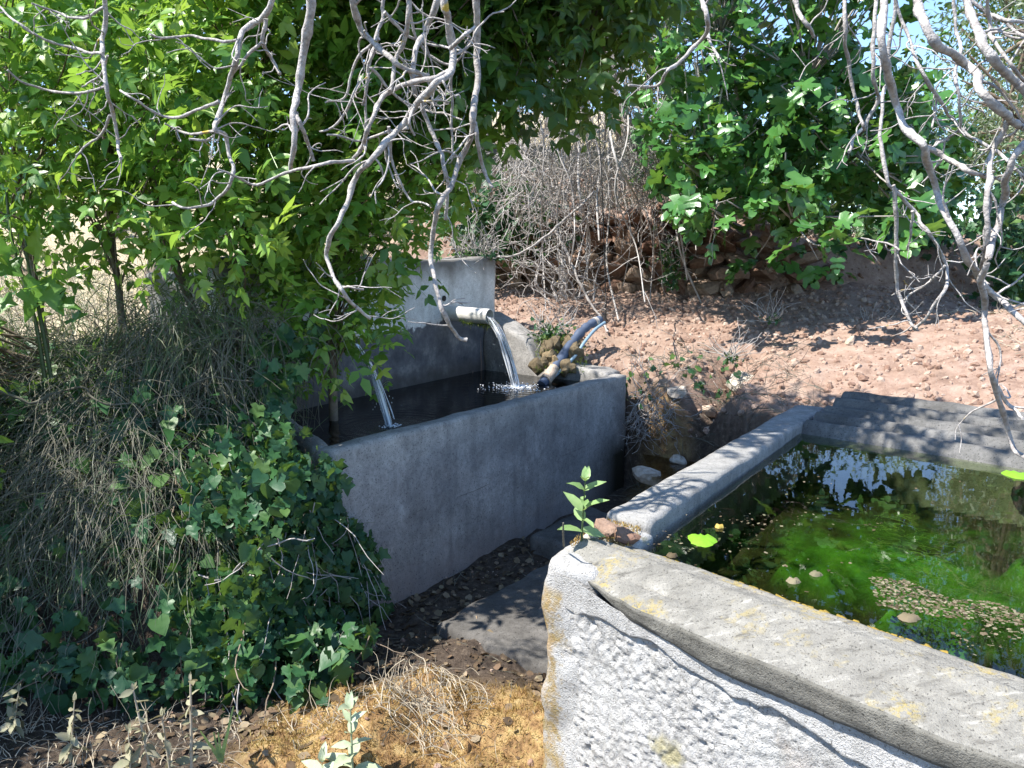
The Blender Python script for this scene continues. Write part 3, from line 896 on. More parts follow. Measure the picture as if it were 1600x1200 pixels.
# corner block and left rim
D1 = np.array([0.571, 0.821, 0.0]); N1 = np.array([0.821, -0.571, 0.0])
Lo = np.array([0.334, 2.674, 0.0])
mb = MB(); rough_box(mb, Lo - D1 * 0.42 + [0, 0, -0.30], D1 * 0.44, N1 * 0.20, Z3 * 0.985, 0.025, 0.03, 0.014, 9)
mb.build('corner_block', MT['render'], basin, merge=0.0005)
mb = MB(); rough_box(mb, Lo + [0, 0, -0.30], D1 * 2.52, N1 * 0.178, Z3 * 1.02, 0.025, 0.014, 0.005, 8)
mb.build('left_rim', MT['rim'], basin, merge=0.0005)
# washboard at the far end
F0 = np.array([1.60, 4.10, 0.630]); DW = nrm(np.array([0.70, -0.68, 0.0])); NW = np.array([-DW[1], DW[0], 0.0]); 
ns, nw = 90, 110
s_, w_ = np.meshgrid(np.linspace(-0.06, 3.0, ns), np.linspace(0, 1, nw), indexing='ij')
s_, w_ = s_.ravel(), w_.ravel()
rid = 0.068 * np.abs(np.sin(math.pi * (w_ - 0.08) * 6)) ** 0.75 * sstep(0.05, 0.10, w_) * sstep(0.93, 0.88, w_)
p = F0 + s_[:, None] * DW + (w_ * 0.80)[:, None] * NW + ((w_ * 0.150 + rid)[:, None]) * Z3
p = p + np.stack([fbm(p + j * 9, 9, 3) for j in range(3)], -1) * 0.006
mb = MB(); mb.add(p, grid_faces(ns, nw))
e = p.reshape(ns, nw, 3)[:, -1]
mb.add(np.concatenate([e, e + NW * 0.07, e + NW * 0.07 - Z3 * 0.9]), np.concatenate([np.stack([np.arange(ns - 1) + a * ns, np.arange(1, ns) + a * ns, np.arange(1, ns) + (a + 1) * ns, np.arange(ns - 1) + (a + 1) * ns], -1) for a in (0, 1)]))
e = p.reshape(ns, nw, 3)[:, 0]
mb.add(np.concatenate([e, e - Z3 * 0.6]), np.stack([np.arange(ns - 1), np.arange(1, ns), np.arange(1, ns) + ns, np.arange(ns - 1) + ns], -1))
for a_ in (0, ns - 1):
    e = p.reshape(ns, nw, 3)[a_]
    bot = e.copy(); bot[:, 2] = -0.1
    mb.add(np.concatenate([e, bot]), np.stack([np.arange(nw - 1), np.arange(1, nw), np.arange(1, nw) + nw, np.arange(nw - 1) + nw], -1))
mb.build('washboard', MT['wash'], basin)
# inside of the basin
WZ = 0.662
c0 = O2 + NI * 0.30 + D2 * 0.05; c1 = O2 + NI * 0.30 + D2 * 2.7; c3 = F0 + DW * -0.06 + NW * 0.05; c2 = F0 + DW * 3.0 + NW * 0.05
def at(c, zz): return np.array([c[0], c[1], zz])
mb = MB(); sheet(mb, [at(c0, .22), at(c1, .22), at(c2, .22), at(c3, .22)], 20, 20, 0.05)
mb.build('basin_floor', MT['mud'], basin)
tt = np.linspace(0.03, 0.95, 80)
mb = MB()
for k in range(len(tt) - 1):
    c = O2 + D2 * tt[k] + NI * (0.318 + 0.006 * math.sin(k * 1.7)) + Z3 * 0.668
    tube(mb, [c, c + D2 * 0.014 + NI * rng.normal(0, .004)], [0.013 + 0.006 * rng.random(), 0.010 + 0.006 * rng.random()], 6)
mb.build('moss_strip', MT['ochre'], basin, kind='stuff')
mb = MB(); sheet(mb, [at(c0, WZ), at(c1, WZ), at(c2, WZ), at(c3, WZ)], 3, 3, 0.0)
mb.build('pool_water', MT['pool_water'], kind='structure')
def in_pool(p):
    w = (p - O2) @ NI; r = (p - Lo) @ N1; f = (p - F0) @ NW
    return (w > 0.325) & (r > 0.19) & (f < -0.005)
# algae cloud under the surface
uu, vv = np.meshgrid(np.linspace(930, 1900, 170), np.linspace(660, 1240, 130), indexing='ij')
p = P(uu.ravel(), vv.ravel(), z=0.6)
u_, v_ = uu.ravel(), vv.ravel()
m = sstep(1170, 1330, u_ + 90 * fbm(p, 3, 3)) * sstep(785, 860, v_ + 60 * fbm(p + 3, 3, 3) + 0.10 * (u_ - 1400)) * sstep(1010, 930, v_ - 0.12 * (u_ - 1300))
m = np.clip(m * sstep(-0.45, 0.30, fbm(p + 2, 2.4, 4, 0.6) + 0.12), 0, 1)
p[:, 2] = 0.42 + 0.15 * m + 0.008 * fbm(p, 9, 3)
f = grid_faces(170, 130)
keep = in_pool(p)[f].all(1)
mb = MB(); mb.add(p, f[keep], sstep(0.02, 0.9, m))
stuff(mb.build('algae', MT['algae']), 'cloud of bright green algae under the water of the basin', 'algae')
for lay, zv in enumerate((0.565, 0.60, 0.632)):
    pv = p.copy(); pv[:, 2] = zv + 0.010 * fbm(p + 30 * lay, 6, 2)
    al = np.clip(sstep(0.05, 0.8, m) * (0.30 + 0.60 * fbm(p + 11 * lay, 3.2 + 1.5 * lay, 4, 0.6)), 0, 0.7)
    mb = MB(); mb.add(pv, f[keep], al)
    stuff(mb.build('algae_veil', MT['veil']), ('deep', 'middle', 'topmost')[lay] + ' veil of the green algae drifting in the basin water', 'algae')
def strands(mb, pts, L, r, n=5, curl=0.6, drift=None, sides=3, flat=False):
    for q in pts:
        d = rng.normal(0, 1, 3) if drift is None else drift + rng.normal(0, curl, 3)
        if flat: d[2] = 0
        d = nrm(d); pts_ = [q]
        l = L * rng.uniform(0.4, 1.3) / n
        for k in range(n):
            d = d + rng.normal(0, curl * 0.5, 3)
            if flat: d[2] = 0
            d = nrm(d); pts_.append(pts_[-1] + d * l)
        tube(mb, np.array(pts_), np.linspace(r, r * 0.4, n + 1), sides, rng.random(), cap=False)
q = P(rng.uniform(1360, 1640, 900), rng.uniform(800, 930, 900), z=WZ - 0.004)
q = q[in_pool(q) & (fbm(q, 2.5, 3) > 0.0)][:200]
mb = MB(); strands(mb, q, 0.10, 0.0011, 8, 1.3, flat=True)
stuff(mb.build('algae_filaments', MT['filament']), 'pale green algae threads tangled at the water surface', 'algae')
# flakes afloat
FLK = (np.array([(-.5, 0, 0), (-.3, .5, .05), (.25, .6, .0), (.55, .1, .08), (.3, -.45, 0), (-.3, -.5, .06)]), [np.array([[0, 1, 2], [0, 2, 3], [0, 3, 4], [0, 4, 5]])])
def flakes(name, label, cat, q, size, material, lift=0.003, tilt=0.15):
    n = len(q)
    a_ = rng.uniform(0, 6.28, n)
    d = np.stack([np.cos(a_), np.sin(a_), rng.normal(0, tilt, n)], -1)
    M = orient(d, np.array([0, 0, 1.0]) + rng.normal(0, tilt, (n, 3))) * (size * rng.uniform(0.2, 1.0, n) ** 2 * 2.6)[:, None, None]
    mb = MB(); scatter(mb, FLK[0], FLK[1], q + [0, 0, lift], M, rng.random(n))
    return stuff(mb.build(name, material, smooth=False), label, cat)
n = 15000
u_ = rng.uniform(1340, 1680, n); v_ = rng.uniform(900, 1130, n)
q = P(u_, v_, z=WZ)
top = 905 + 0.20 * (u_ - 1340) + 14 * fbm(q, 6, 3); bot = 925 + 0.55 * (u_ - 1340)
dens = np.where(v_ < top + 26, 0.9, 0.25 + 0.9 * fbm(q, 4, 3))
ok = (v_ > top) & (v_ < bot + 30 * fbm(q + 4, 7, 2)) & (u_ > 1365 + 25 * fbm(q + 8, 9, 2)) & in_pool(q) & (rng.random(n) < dens)
flakes('floating_litter', 'brown raft of rotting leaf bits floating by the front slab', 'litter', q[ok], 0.0048, MT['scum'])
u_ = rng.uniform(1010, 1330, 900); v_ = rng.uniform(800, 990, 900)
q = P(u_, v_, z=WZ); ok = in_pool(q) & ((fbm(q, 4.0, 3) > 0.25) | (rng.random(900) < 0.06))
flakes('floating_specks', 'pale specks scattered over the dark water near the corner of the basin', 'litter', q[ok], 0.005, MT['scum'])
u_ = rng.uniform(1080, 1600, 700); v_ = rng.uniform(660, 830, 700)
q = P(u_, v_, z=WZ); ok = in_pool(q) & ((fbm(q, 2.5, 3) > 0.45) | (rng.random(700) < 0.04))
flakes('floating_dust', 'thin dust film on the far water below the washboard', 'litter', q[ok], 0.005, MT['scum'])
# round bright green patch and single leaves afloat
def pad(u, v, r, material, name, label, cat, squash=1.0):
    c = P(u, v, z=WZ + 0.004); n = 26
    an = np.linspace(0, 2 * math.pi, n, endpoint=False)
    rr = r * (1 + 0.10 * np.sin(3 * an + 1) + 0.06 * rng.normal(0, 1, n))
    rim = c + np.stack([np.cos(an) * rr, np.sin(an) * rr * squash, np.full(n, -0.003)], -1)
    mid = c + np.stack([np.cos(an) * rr * 0.7, np.sin(an) * rr * 0.7 * squash, 0.006 + 0.003 * rng.normal(0, 1, n)], -1)
    i = np.arange(n)
    mb = MB(); mb.add(np.concatenate([rim, mid, [c + [0, 0, 0.008]]]), np.stack([i, (i + 1) % n, (i + 1) % n + n, i + n], -1))
    mb.f.append(np.stack([i + n, (i + 1) % n + n, np.full(n, 2 * n)], -1))
    return tag(mb.build(name, material), label, cat)
pad(1097, 843, 0.047, MT['pad'], 'algae_pad', 'bright lime green round pad floating near the basin corner', 'algae', 1.3)
pad(1590, 742, 0.06, MT['pad'], 'algae_pad', 'bright green pad floating below the right end of the washboard', 'algae', 1.0)
pad(1124, 823, 0.016, MT['yellow_leaf'], 'floating_leaf', 'small yellow leaf floating behind the lime green pad', 'leaf', 0.7)
for (u, v, r, lab) in ((1240, 908, 0.022, 'pale bleached leaf afloat beside the front slab moss'), (1050, 868, 0.018, 'brown round leaf afloat beside the basin corner'), (1420, 965, 0.03, 'large bleached leaf lying on the edge of the brown litter raft'), (1275, 897, 0.02, 'pinkish scrap of leaf on the dark green water')):
    pad(u, v, r, MT['scum'], 'floating_leaf', lab, 'leaf', 0.7)
# stones and crumbs on the broken corner
for (u, v, s_, lab) in ((978, 838, 0.036, 'dark rounded stone set in the broken corner of the basin'), (948, 826, 0.042, 'orange crusted flat stone on the broken corner of the basin'), (925, 838, 0.026, 'small ochre stone at the foot of the leafy seedling')):
    p = P(u, v, z=0.71)
    tag(place((RK if 'ochre' not in lab else RP)[2], 'rock', p, (s_, s_ * 1.2, s_ * 0.7), (0.2, 0.3, rng.uniform(0, 6))), lab, 'rock')
mb = MB()
q = P(rng.uniform(890, 1000, 1500), rng.uniform(805, 855, 1500), z=0.695)
q = q[((q - Lo) @ N1 > 0.01) & ((q - Lo) @ N1 < 0.19) & ((q - Lo) @ D1 < 0.0)]
for c in q:
    d = nrm(rng.normal(0, 1, 3) + [0, 0, 1.2]) * rng.uniform(.006, .02); w = nrm(np.cross(d, rng.normal(0, 1, 3))) * 0.0022
    mb.add([c - w, c + w, c + d], [[0, 1, 2]], rng.random())
stuff(mb.build('orange_moss', MT['mossfuzz']), 'orange moss cushion on the broken corner of the basin', 'moss')

# hose and tubes at the trough end
hose = thing('drain_hose', 'blue grey ribbed hose arching out of the right end of the trough', 'hose', P(862, 590, y=5.85))
hp = spline([P(846, 602, y=5.72), P(866, 576, y=5.88), P(890, 541, y=6.05), P(914, 513, y=6.2), P(938, 499, y=6.35)], 60)
tq = np.linspace(0, 1, 60)
mb = MB(); tube(mb, hp, 0.038 + 0.003 * np.sign(np.sin(tq * 60)) * (tq > 0.55) - 0.004 * (tq > 0.7), 14)
mb.build('hose_body', MT['hose'], hose)
mb = MB(); tube(mb, hp[4:16], 0.046 + 0.004 * fbm(np.c_[tq[:12] * 40, tq[:12]], 1, 2), 10); mb.build('mortar_sleeve', MT['pale_stone'], hose)
mb = MB(); tube(mb, hp[-7:-4], 0.041, 12); mb.build('tape_band', MT['vine'], hose)
mb = MB(); tube(mb, spline([P(866, 588, y=5.83), P(884, 572, y=5.9), P(902, 552, y=5.98), P(913, 535, y=6.05), P(930, 515, y=6.2), P(945, 504, y=6.3)], 30), 0.013, 8)
tag(mb.build('thin_tube', MT['blue']), 'thin light blue tube running beside the thick hose', 'tube')
# post behind the leaves
mb = MB(); p0 = P(238, 560, y=5.3); p1 = P(335, 560, y=5.1)
rough_box(mb, (p0[0], p0[1], 0.8), (p1[0] - p0[0], p1[1] - p0[1], 0), (0.04, 0.28, 0), (0, 0, P(250, 427, y=5.3)[2] - 0.8), 0.04, 0.03, 0.015, 6)
tag(mb.build('concrete_block', MT['post'], merge=0.0005), 'weathered grey concrete block standing behind the leafy stems', 'concrete block')
# ochre puddle in the gully
mb = MB(); sheet(mb, [np.array([0.95, 5.05, 0.135]), np.array([1.35, 5.25, 0.135]), np.array([1.45, 5.75, 0.135]), np.array([1.0, 5.75, 0.135])], 3, 3, 0)
mb.build('puddle', MT['puddle'], kind='structure')

# ------------------------------------------------------------------ leaf shapes
def leaflet(L=1.0, w=0.30, fold=0.10, droop=0.12):
    ys = np.array([0.0, 0.30, 0.62, 1.0]); ws = np.array([0, 1.0, 0.78, 0]) * w
    v = [(0, 0, 0)] + [(0, y, -droop * y * y) for y in ys[1:]]
    v += [(-ws[1], 0.27, fold * ws[1] / w * 0.3), (-ws[2], 0.60, fold * 0.25 - droop * 0.3), (ws[1], 0.27, fold * 0.3), (ws[2], 0.60, fold * 0.25 - droop * 0.3)]
    t = [(0, 1, 4), (2, 3, 5), (0, 6, 1), (2, 7, 3)]
    q = [(1, 2, 5, 4), (1, 6, 7, 2)]
    return np.array(v) * L, t, q
def compound(pairs=2, ll=0.42, w=0.30, seed=0):
    r = np.random.default_rng(seed)
    V, T, Q, n = [], [], [], 0
    def put(base, ang, L, roll):
        nonlocal n
        v, t, q = leaflet(L, w * r.uniform(0.85, 1.15), 0.12, r.uniform(-0.05, 0.45))
        c, s = math.cos(ang), math.sin(ang)
        R = np.array([[c, s, 0], [-s, c, 0], [0, 0, 1]])
        Rr = np.array([[math.cos(roll), 0, math.sin(roll)], [0, 1, 0], [-math.sin(roll), 0, math.cos(roll)]])
        V.append(v @ Rr.T @ R.T + base)
        T.extend([tuple(k + n for k in f) for f in t]); Q.extend([tuple(k + n for k in f) for f in q])
        n += len(v)
    for k in range(pairs):
        y = 0.30 + 0.34 * k / max(1, pairs - 1) if pairs > 1 else 0.45
        for s in (-1, 1):
            put(np.array([0, y, -0.06 * y * y]), s * r.uniform(0.9, 1.25), ll * r.uniform(0.85, 1.1), r.normal(0, 0.3))
    put(np.array([0, 0.66, -0.03]), r.normal(0, 0.1), ll * 1.15, r.normal(0, 0.2))
    a = n                                        # the stalk
    V.append(np.array([(-.006, 0, 0), (.006, 0, 0), (.006, .68, -.03), (-.006, .68, -.03)])); Q.append((a, a + 1, a + 2, a + 3))
    return np.concatenate(V), [np.array(T), np.array(Q)]
def outline_leaf(prof, petiole=0.25, cup=0.12, wave=0.03, seed=0):
    """A lobed leaf: outline points (x, y) of its right half from base to tip; ribs to the centre line."""
    r = np.random.default_rng(seed)
    R = np.array(prof, float)
    n = len(R)
    mid = np.stack([np.zeros(n), np.linspace(R[0, 1], R[-1, 1], n) ** 1.0], -1)
    V = [np.c_[mid, np.zeros(n)]]
    for s in (-1, 1):
        V.append(np.c_[R[:, 0] * s, R[:, 1], cup * np.abs(R[:, 0]) - cup * 0.8 * R[:, 1] ** 2 + r.normal(0, wave, n)])
    V[0][:, 2] = -cup * 0.8 * mid[:, 1] ** 2
    Q = []
    for s in (1, 2):
        for k in range(n - 1):
            f = (k, k + 1, s * n + k + 1, s * n + k)
            Q.append(f if s == 1 else f[::-1])
    a = 3 * n
    V.append(np.array([(-.010, -petiole, 0.03), (.010, -petiole, 0.03), (.008, 0.05, 0), (-.008, 0.05, 0)]))
    Q.append((a, a + 1, a + 2, a + 3))
    return np.concatenate(V), [np.array(Q)]
ELD = [compound(2, 0.40, 0.235, 1), compound(2, 0.38, 0.25, 2), compound(1, 0.46, 0.25, 3), compound(3, 0.36, 0.22, 4), compound(2, 0.34, 0.27, 5), compound(3, 0.33, 0.25, 6), compound(2, 0.42, 0.21, 7)]
FIG = [outline_leaf([(0.02, 0), (0.26, -0.06), (0.44, 0.10), (0.47, 0.26), (0.22, 0.29), (0.44, 0.54), (0.43, 0.72), (0.27, 0.66), (0.10, 0.48), (0.19, 0.80), (0.12, 0.98), (0, 1.05)], 0.35, 0.20, 0.05, k) for k in range(5)]
IVY = [outline_leaf([(0.02, 0), (0.22, -0.10), (0.42, 0.05), (0.30, 0.20), (0.48, 0.45), (0.24, 0.48), (0.16, 0.72), (0, 1.0)], 0.35, 0.18, 0.05, k) for k in range(5)]
IVY += [outline_leaf([(0.02, 0), (0.30, -0.12), (0.48, 0.10), (0.42, 0.38), (0.24, 0.62), (0, 0.9)], 0.3, 0.18, 0.02, 9)]
OVL = [outline_leaf([(0.01, 0), (0.16, 0.12), (0.24, 0.38), (0.18, 0.68), (0, 1.0)], 0.1, 0.25, 0.02, 5), outline_leaf([(0.01, 0), (0.14, 0.15), (0.21, 0.42), (0.15, 0.72), (0, 1.0)], 0.08, 0.5, 0.03, 6)]
def bit_leaf():
    return np.array([(0, 0, 0), (-.22, .5, .04), (0, 1, -.08), (.22, .5, .04)]), [np.array([[0, 1, 2, 3]])]
BIT = [bit_leaf()]

def clusters(cent, n_each, spread, size, up=(0, 0, 1), upj=0.6, out=0.7, droop=0.25):
    """Leaves round twig ends: positions, frames."""
    N = len(cent) * n_each
    c = np.repeat(cent, n_each, 0)
    off = rng.normal(0, 1, (N, 3)) * spread
    d = nrm(off) * out + rng.normal(0, 0.45, (N, 3)) + [0, 0, -droop]
    nn = np.array(up)[None] + rng.normal(0, upj, (N, 3))
    M = orient(d, nn) * (size * rng.uniform(0.6, 1.25, N))[:, None, None]
    return c + off, M

# ------------------------------------------------------------------ leafy elder shrubs on the bank
stems = [  # photo traces from base to top, distance, thickness, label
    ([(70, 560), (60, 450), (30, 300), (20, 120), (60, -150)], 3.75, 0.016, 'leafy sunlit shrub with thin green stems at the outer end of the bank'),
    ([(195, 570), (188, 460), (172, 330), (178, 150), (190, -200)], 4.05, 0.024, 'leafy shrub with a straight brown stem in front of the sunny field'),
    ([(312, 610), (300, 480), (262, 360), (232, 250), (215, 60), (200, -200)], 3.95, 0.026, 'leafy shrub whose brown stem leans outward before the concrete block'),
    ([(362, 560), (372, 470), (385, 330), (383, 150), (372, -220)], 4.25, 0.032, 'leafy shrub with the thickest speckled stem beside the hanging ivy'),
    ([(440, 520), (432, 400), (416, 240), (412, 90), (430, -220)], 4.3, 0.020, 'leafy shrub with a slim pale stem nearest the back wall'),
    ([(520, 560), (528, 430), (520, 300), (545, 120), (590, -200)], 4.45, 0.028, 'dark leafy shrub drooping over the left spout and back wall'),
]
def lower(u):
    return interp(u, [-200, 0, 70, 130, 200, 260, 330, 400, 450, 500, 560, 610, 660, 700, 760], [440, 430, 400, 400, 370, 370, 410, 480, 560, 575, 515, 410, 310, 230, 110])
cu, cv, cy = rng.uniform(-130, 740, 2600), rng.uniform(-420, 600, 2600), rng.uniform(3.15, 5.0, 2600)
jit = 40 * rng.random(2600)
cy = np.where(cu > 400, rng.uniform(3.75, 4.6, 2600), cy)
keep = (cv < lower(cu) - jit)
thin = interp(cv, [-420, 0, 250, 330, 420, 600], [0.28, 0.50, 0.48, 0.34, 0.30, 0.34]) + 0.25 * (cu > 430) * (cv > 250)
keep &= rng.random(2600) < thin
keep &= ~((cu < 330) & (cv < -70))
cu, cv, cy = cu[keep], cv[keep], cy[keep]
cen = P(cu, cv, y=cy)
# higher part of the crowns, above the picture
n = 110
can = np.stack([rng.uniform(-1.5, -0.5, n), rng.uniform(3.4, 4.7, n), rng.uniform(3.0, 4.0, n)], -1)
n = 70
can = np.concatenate([can, np.stack([rng.uniform(-1.2, 0.45, n), rng.uniform(2.95, 3.85, n), rng.uniform(3.1, 4.1, n)], -1)])
n = 150                                         # unseen hedge foliage added past the left edge to shade ivy and grass
can = np.concatenate([can, np.stack([rng.uniform(-3.5, -2.35, n), rng.uniform(2.1, 3.3, n), rng.uniform(0.7, 1.6, n)], -1)])
allc = np.concatenate([cen, can])
ua = np.concatenate([cu, proj(can)[0]])
su = np.array([20, 178, 225, 383, 416, 560])
own = np.argmin(np.abs(ua[:, None] - su[None] + rng.normal(0, 30, (len(ua), 1))), 1)
for k, (tr, y0, r0, lab) in enumerate(stems):
    pts = np.array([P(u, v, y=y0 + 0.05 * i) for i, (u, v) in enumerate(tr)])
    base = pts[0].copy()
    base[2] = min(base[2], hz(base[0], base[1])[0]) - 0.03
    pts = np.concatenate([[base], pts])
    root = thing('elder_shrub', lab, 'shrub', base, 'leafy shrubs on the bank')
    path = spline(pts, 40)
    path[:, :2] += np.stack([fbm(path + k * 7, 2.5, 2), fbm(path + 50 + k, 2.5, 2)], -1) * 0.018
    mb = MB(); tube(mb, path, np.linspace(r0, r0 * 0.45, 40) * (1 + 0.08 * fbm(path, 14, 2)), 9)
    mb.build('trunk', MT['stem'], root)
    c = allc[own == k]
    mb = MB()
    for q in c[rng.random(len(c)) < 0.6]:
        zi = np.clip(q[2] - rng.uniform(0.2, 0.6), path[2, 2], path[-1, 2])
        a0 = path[np.argmin(np.abs(path[:, 2] - zi))]
        if np.linalg.norm(a0 - q) < 1.6:
            m_ = (a0 + q) / 2 + [0, 0, 0.08] + rng.normal(0, 0.05, 3)
            tube(mb, spline([a0, m_, q], 8), np.linspace(0.006, 0.0025, 8), 4, rng.random(), cap=False)
    mb.build('branchwork', MT['stem'], root, kind='stuff')
    p_, M_ = clusters(c, 11, 0.125, 0.165, (-0.45, -0.5, 1), 0.5)
    foliage(root, ELD, MT['elder'], p_, M_, 130, cell=16)

# dark bough hanging in from above, between shrubs and vines
root = thing('leafy_bough', 'dark drooping leafy bough hanging before the dead vines at the top', 'bough', P(760, -140, y=4.0))
n = 900
cu, cv = rng.uniform(640, 1060, n), rng.uniform(-200, 300, n)
lowb = interp(cu, [640, 700, 750, 800, 850, 900, 960, 1000, 1060], [250, 200, 120, 125, 185, 170, 100, 20, -20])
kp = (cv < lowb - 40 * rng.random(n)) & (rng.random(n) < interp(cv, [-200, 60, 200], [0.85, 0.8, 0.5]))
cc = P(cu[kp], cv[kp], y=rng.uniform(3.6, 4.4, kp.sum()))
mb = MB(); lb = [P(520, -120, y=4.2), P(640, -160, y=4.1), P(760, -140, y=4.0), P(900, -100, y=4.0), P(1000, -80, y=4.0)]
tube(mb, spline(lb, 20), np.linspace(0.05, 0.015, 20), 8); mb.build('limb', MT['stem'], root)
mb = MB()
for q in cc[::2]:
    a0 = spline(lb, 20)[rng.integers(3, 20)]
    if np.linalg.norm(a0 - q) < 1.3:
        tube(mb, spline([a0, (a0 + q) / 2 + rng.normal(0, .06, 3), q], 8), np.linspace(0.007, 0.0025, 8), 4, rng.random(), cap=False)
mb.build('branchwork', MT['stem'], root, kind='stuff')
p_, M_ = clusters(cc, 6, 0.09, 0.17, (-0.2, -0.2, 1), 0.6, droop=0.9)
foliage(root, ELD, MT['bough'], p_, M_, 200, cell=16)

# ------------------------------------------------------------------ fig tree
fb = np.array([2.75, 8.95, hz(2.75, 8.95)[0] - 0.1])
fig = thing('fig_tree', 'spreading fig tree with glossy lobed leaves leaning over the soil terrace', 'tree', fb)
n = 1500
cu, cv, cy = rng.uniform(1020, 1500, n), rng.uniform(-330, 430, n), rng.uniform(6.3, 8.2, n)
lowf = interp(cu, [1020, 1060, 1090, 1130, 1160, 1200, 1250, 1290, 1340, 1400, 1450, 1500], [250, 300, 340, 330, 390, 300, 395, 310, 300, 320, 325, 250])
kp = (cv < lowf + 34 - 35 * rng.random(n)) & (cv > -300) & (rng.random(n) < interp(cv, [-330, 0, 130, 200, 430], [0.10, 0.22, 0.30, 0.50, 0.62]) * np.where(cu > 1290, 0.75, 1.0)) & ~((cu > 1400) & (cv < 150) & (rng.random(n) < 0.7))
cc = P(cu[kp], cv[kp], y=cy[kp])
cc[:, 1] -= 0.4 * sstep(250, 380, cv[kp])
limbs = []
for (u, v, y_) in ((1100, 250, 7.2), (1180, 330, 6.9), (1260, 120, 7.2), (1330, 220, 6.9), (1420, 180, 7.4), (1130, 60, 7.6), (1240, 350, 6.7)):
    e_ = P(u, v, y=y_)
    pth = spline([fb, fb + (e_ - fb) * 0.35 + [0, 0, 0.35], fb + (e_ - fb) * 0.7 + [0, 0, 0.22], e_], 24)
    pth += np.stack([fbm(pth + j * 8, 2, 2) for j in range(3)], -1) * 0.05
    limbs.append(pth)
    mb = MB(); tube(mb, pth, np.linspace(0.06, 0.014, 24), 8); mb.build('limb', MT['vine'], fig)
LP = np.concatenate([l[6:] for l in limbs])
mb = MB()
for q in cc:
    a0 = LP[np.argmin(np.linalg.norm(LP - q, axis=1) + rng.random(len(LP)) * 0.2)]
    tube(mb, spline([a0, (a0 + q) / 2 + [0, 0, -0.04] + rng.normal(0, .04, 3), q], 7), np.linspace(0.011, 0.005, 7), 4, rng.random(), cap=False)
mb.build('branchwork', MT['vine'], fig, kind='stuff')
p_, M_ = clusters(cc, 7, 0.11, 0.18, (-0.35, -0.45, 1), 0.45, droop=0.35)
foliage(fig, FIG, MT['fig'], p_, M_, 300, cell=18)

# ------------------------------------------------------------------ dead vines hanging before the stone wall
n_v = 26
for k in range(n_v):
    u0 = 800 + 275 * (k + rng.random()) / n_v
    y0 = rng.uniform(7.0, 8.1)
    v1 = rng.uniform(300, 470) if k % 3 else rng.uniform(440, 520)
    vs = np.linspace(-140, v1, 8)
    us = u0 + np.cumsum(rng.normal(0, 14, 8)) + (vs + 140) * rng.uniform(-0.03, 0.09)
    pts = np.array([P(a, b, y=y0 + 0.06 * j * rng.normal()) for j, (a, b) in enumerate(zip(us, vs))])
    root = thing('dead_vine', 'grey leafless vine strand in the dry curtain before the stone wall', 'vine', pts[-1], 'dead vine strands of the curtain')
    path = spline(pts, 36)
    r0 = rng.choice([0.008, 0.011, 0.016])
    mb = MB(); tube(mb, path, np.linspace(r0, r0 * 0.5, 36) * (1 + 0.2 * fbm(path, 12, 2)), 6, rng.random()); mb.build('stem', MT['vine'], root)
    mb = MB()
    for j in range(16):
        i = rng.integers(6, 35)
        strands(mb, [path[i]], rng.uniform(0.15, 0.45), 0.004, 6, 0.7, np.array([rng.normal(0, .8), rng.normal(0, .5), -0.4]))
    mb.build('twigs', MT['vine'], root, kind='stuff')
q = P(rng.uniform(780, 1075, 1500), rng.uniform(20, 330, 1500), y=rng.uniform(7.0, 8.25, 1500))
mb = MB(); strands(mb, q, 0.50, 0.0048, 8, 0.6, np.array([0.05, 0, -0.9]))
q = P(rng.normal(840, 55, 300), rng.normal(360, 60, 300), y=rng.uniform(6.9, 8.0, 300))
strands(mb, q, 0.40, 0.0042, 7, 0.9)
stuff(mb.build('vine_tangle', MT['vine']), 'grey tangle of dead vine twigs hanging before the stone wall', 'dead vines')
heap = thing('dead_bush', 'bleached dead bush of crooked twigs at the left end of the stone wall', 'bush', P(880, 465, y=7.5))
for k in range(16):
    e0 = P(rng.normal(880, 16), 468, y=rng.uniform(7.2, 7.6))
    tr = [e0, e0 + [rng.normal(0, .12), rng.normal(0, .1), 0.16], e0 + [rng.normal(-.1, .3), rng.normal(0, .2), rng.uniform(0.25, 0.6)]]
    pth = spline(tr, 14); pth += np.stack([fbm(pth + j * 8 + k, 9, 2) for j in range(3)], -1) * 0.025
    mb = MB(); tube(mb, pth, np.linspace(0.011, 0.004, 14), 6, rng.random())
    strands(mb, pth[6::3], 0.18, 0.004, 5, 0.7)
    mb.build('twig', MT['twig'], heap)
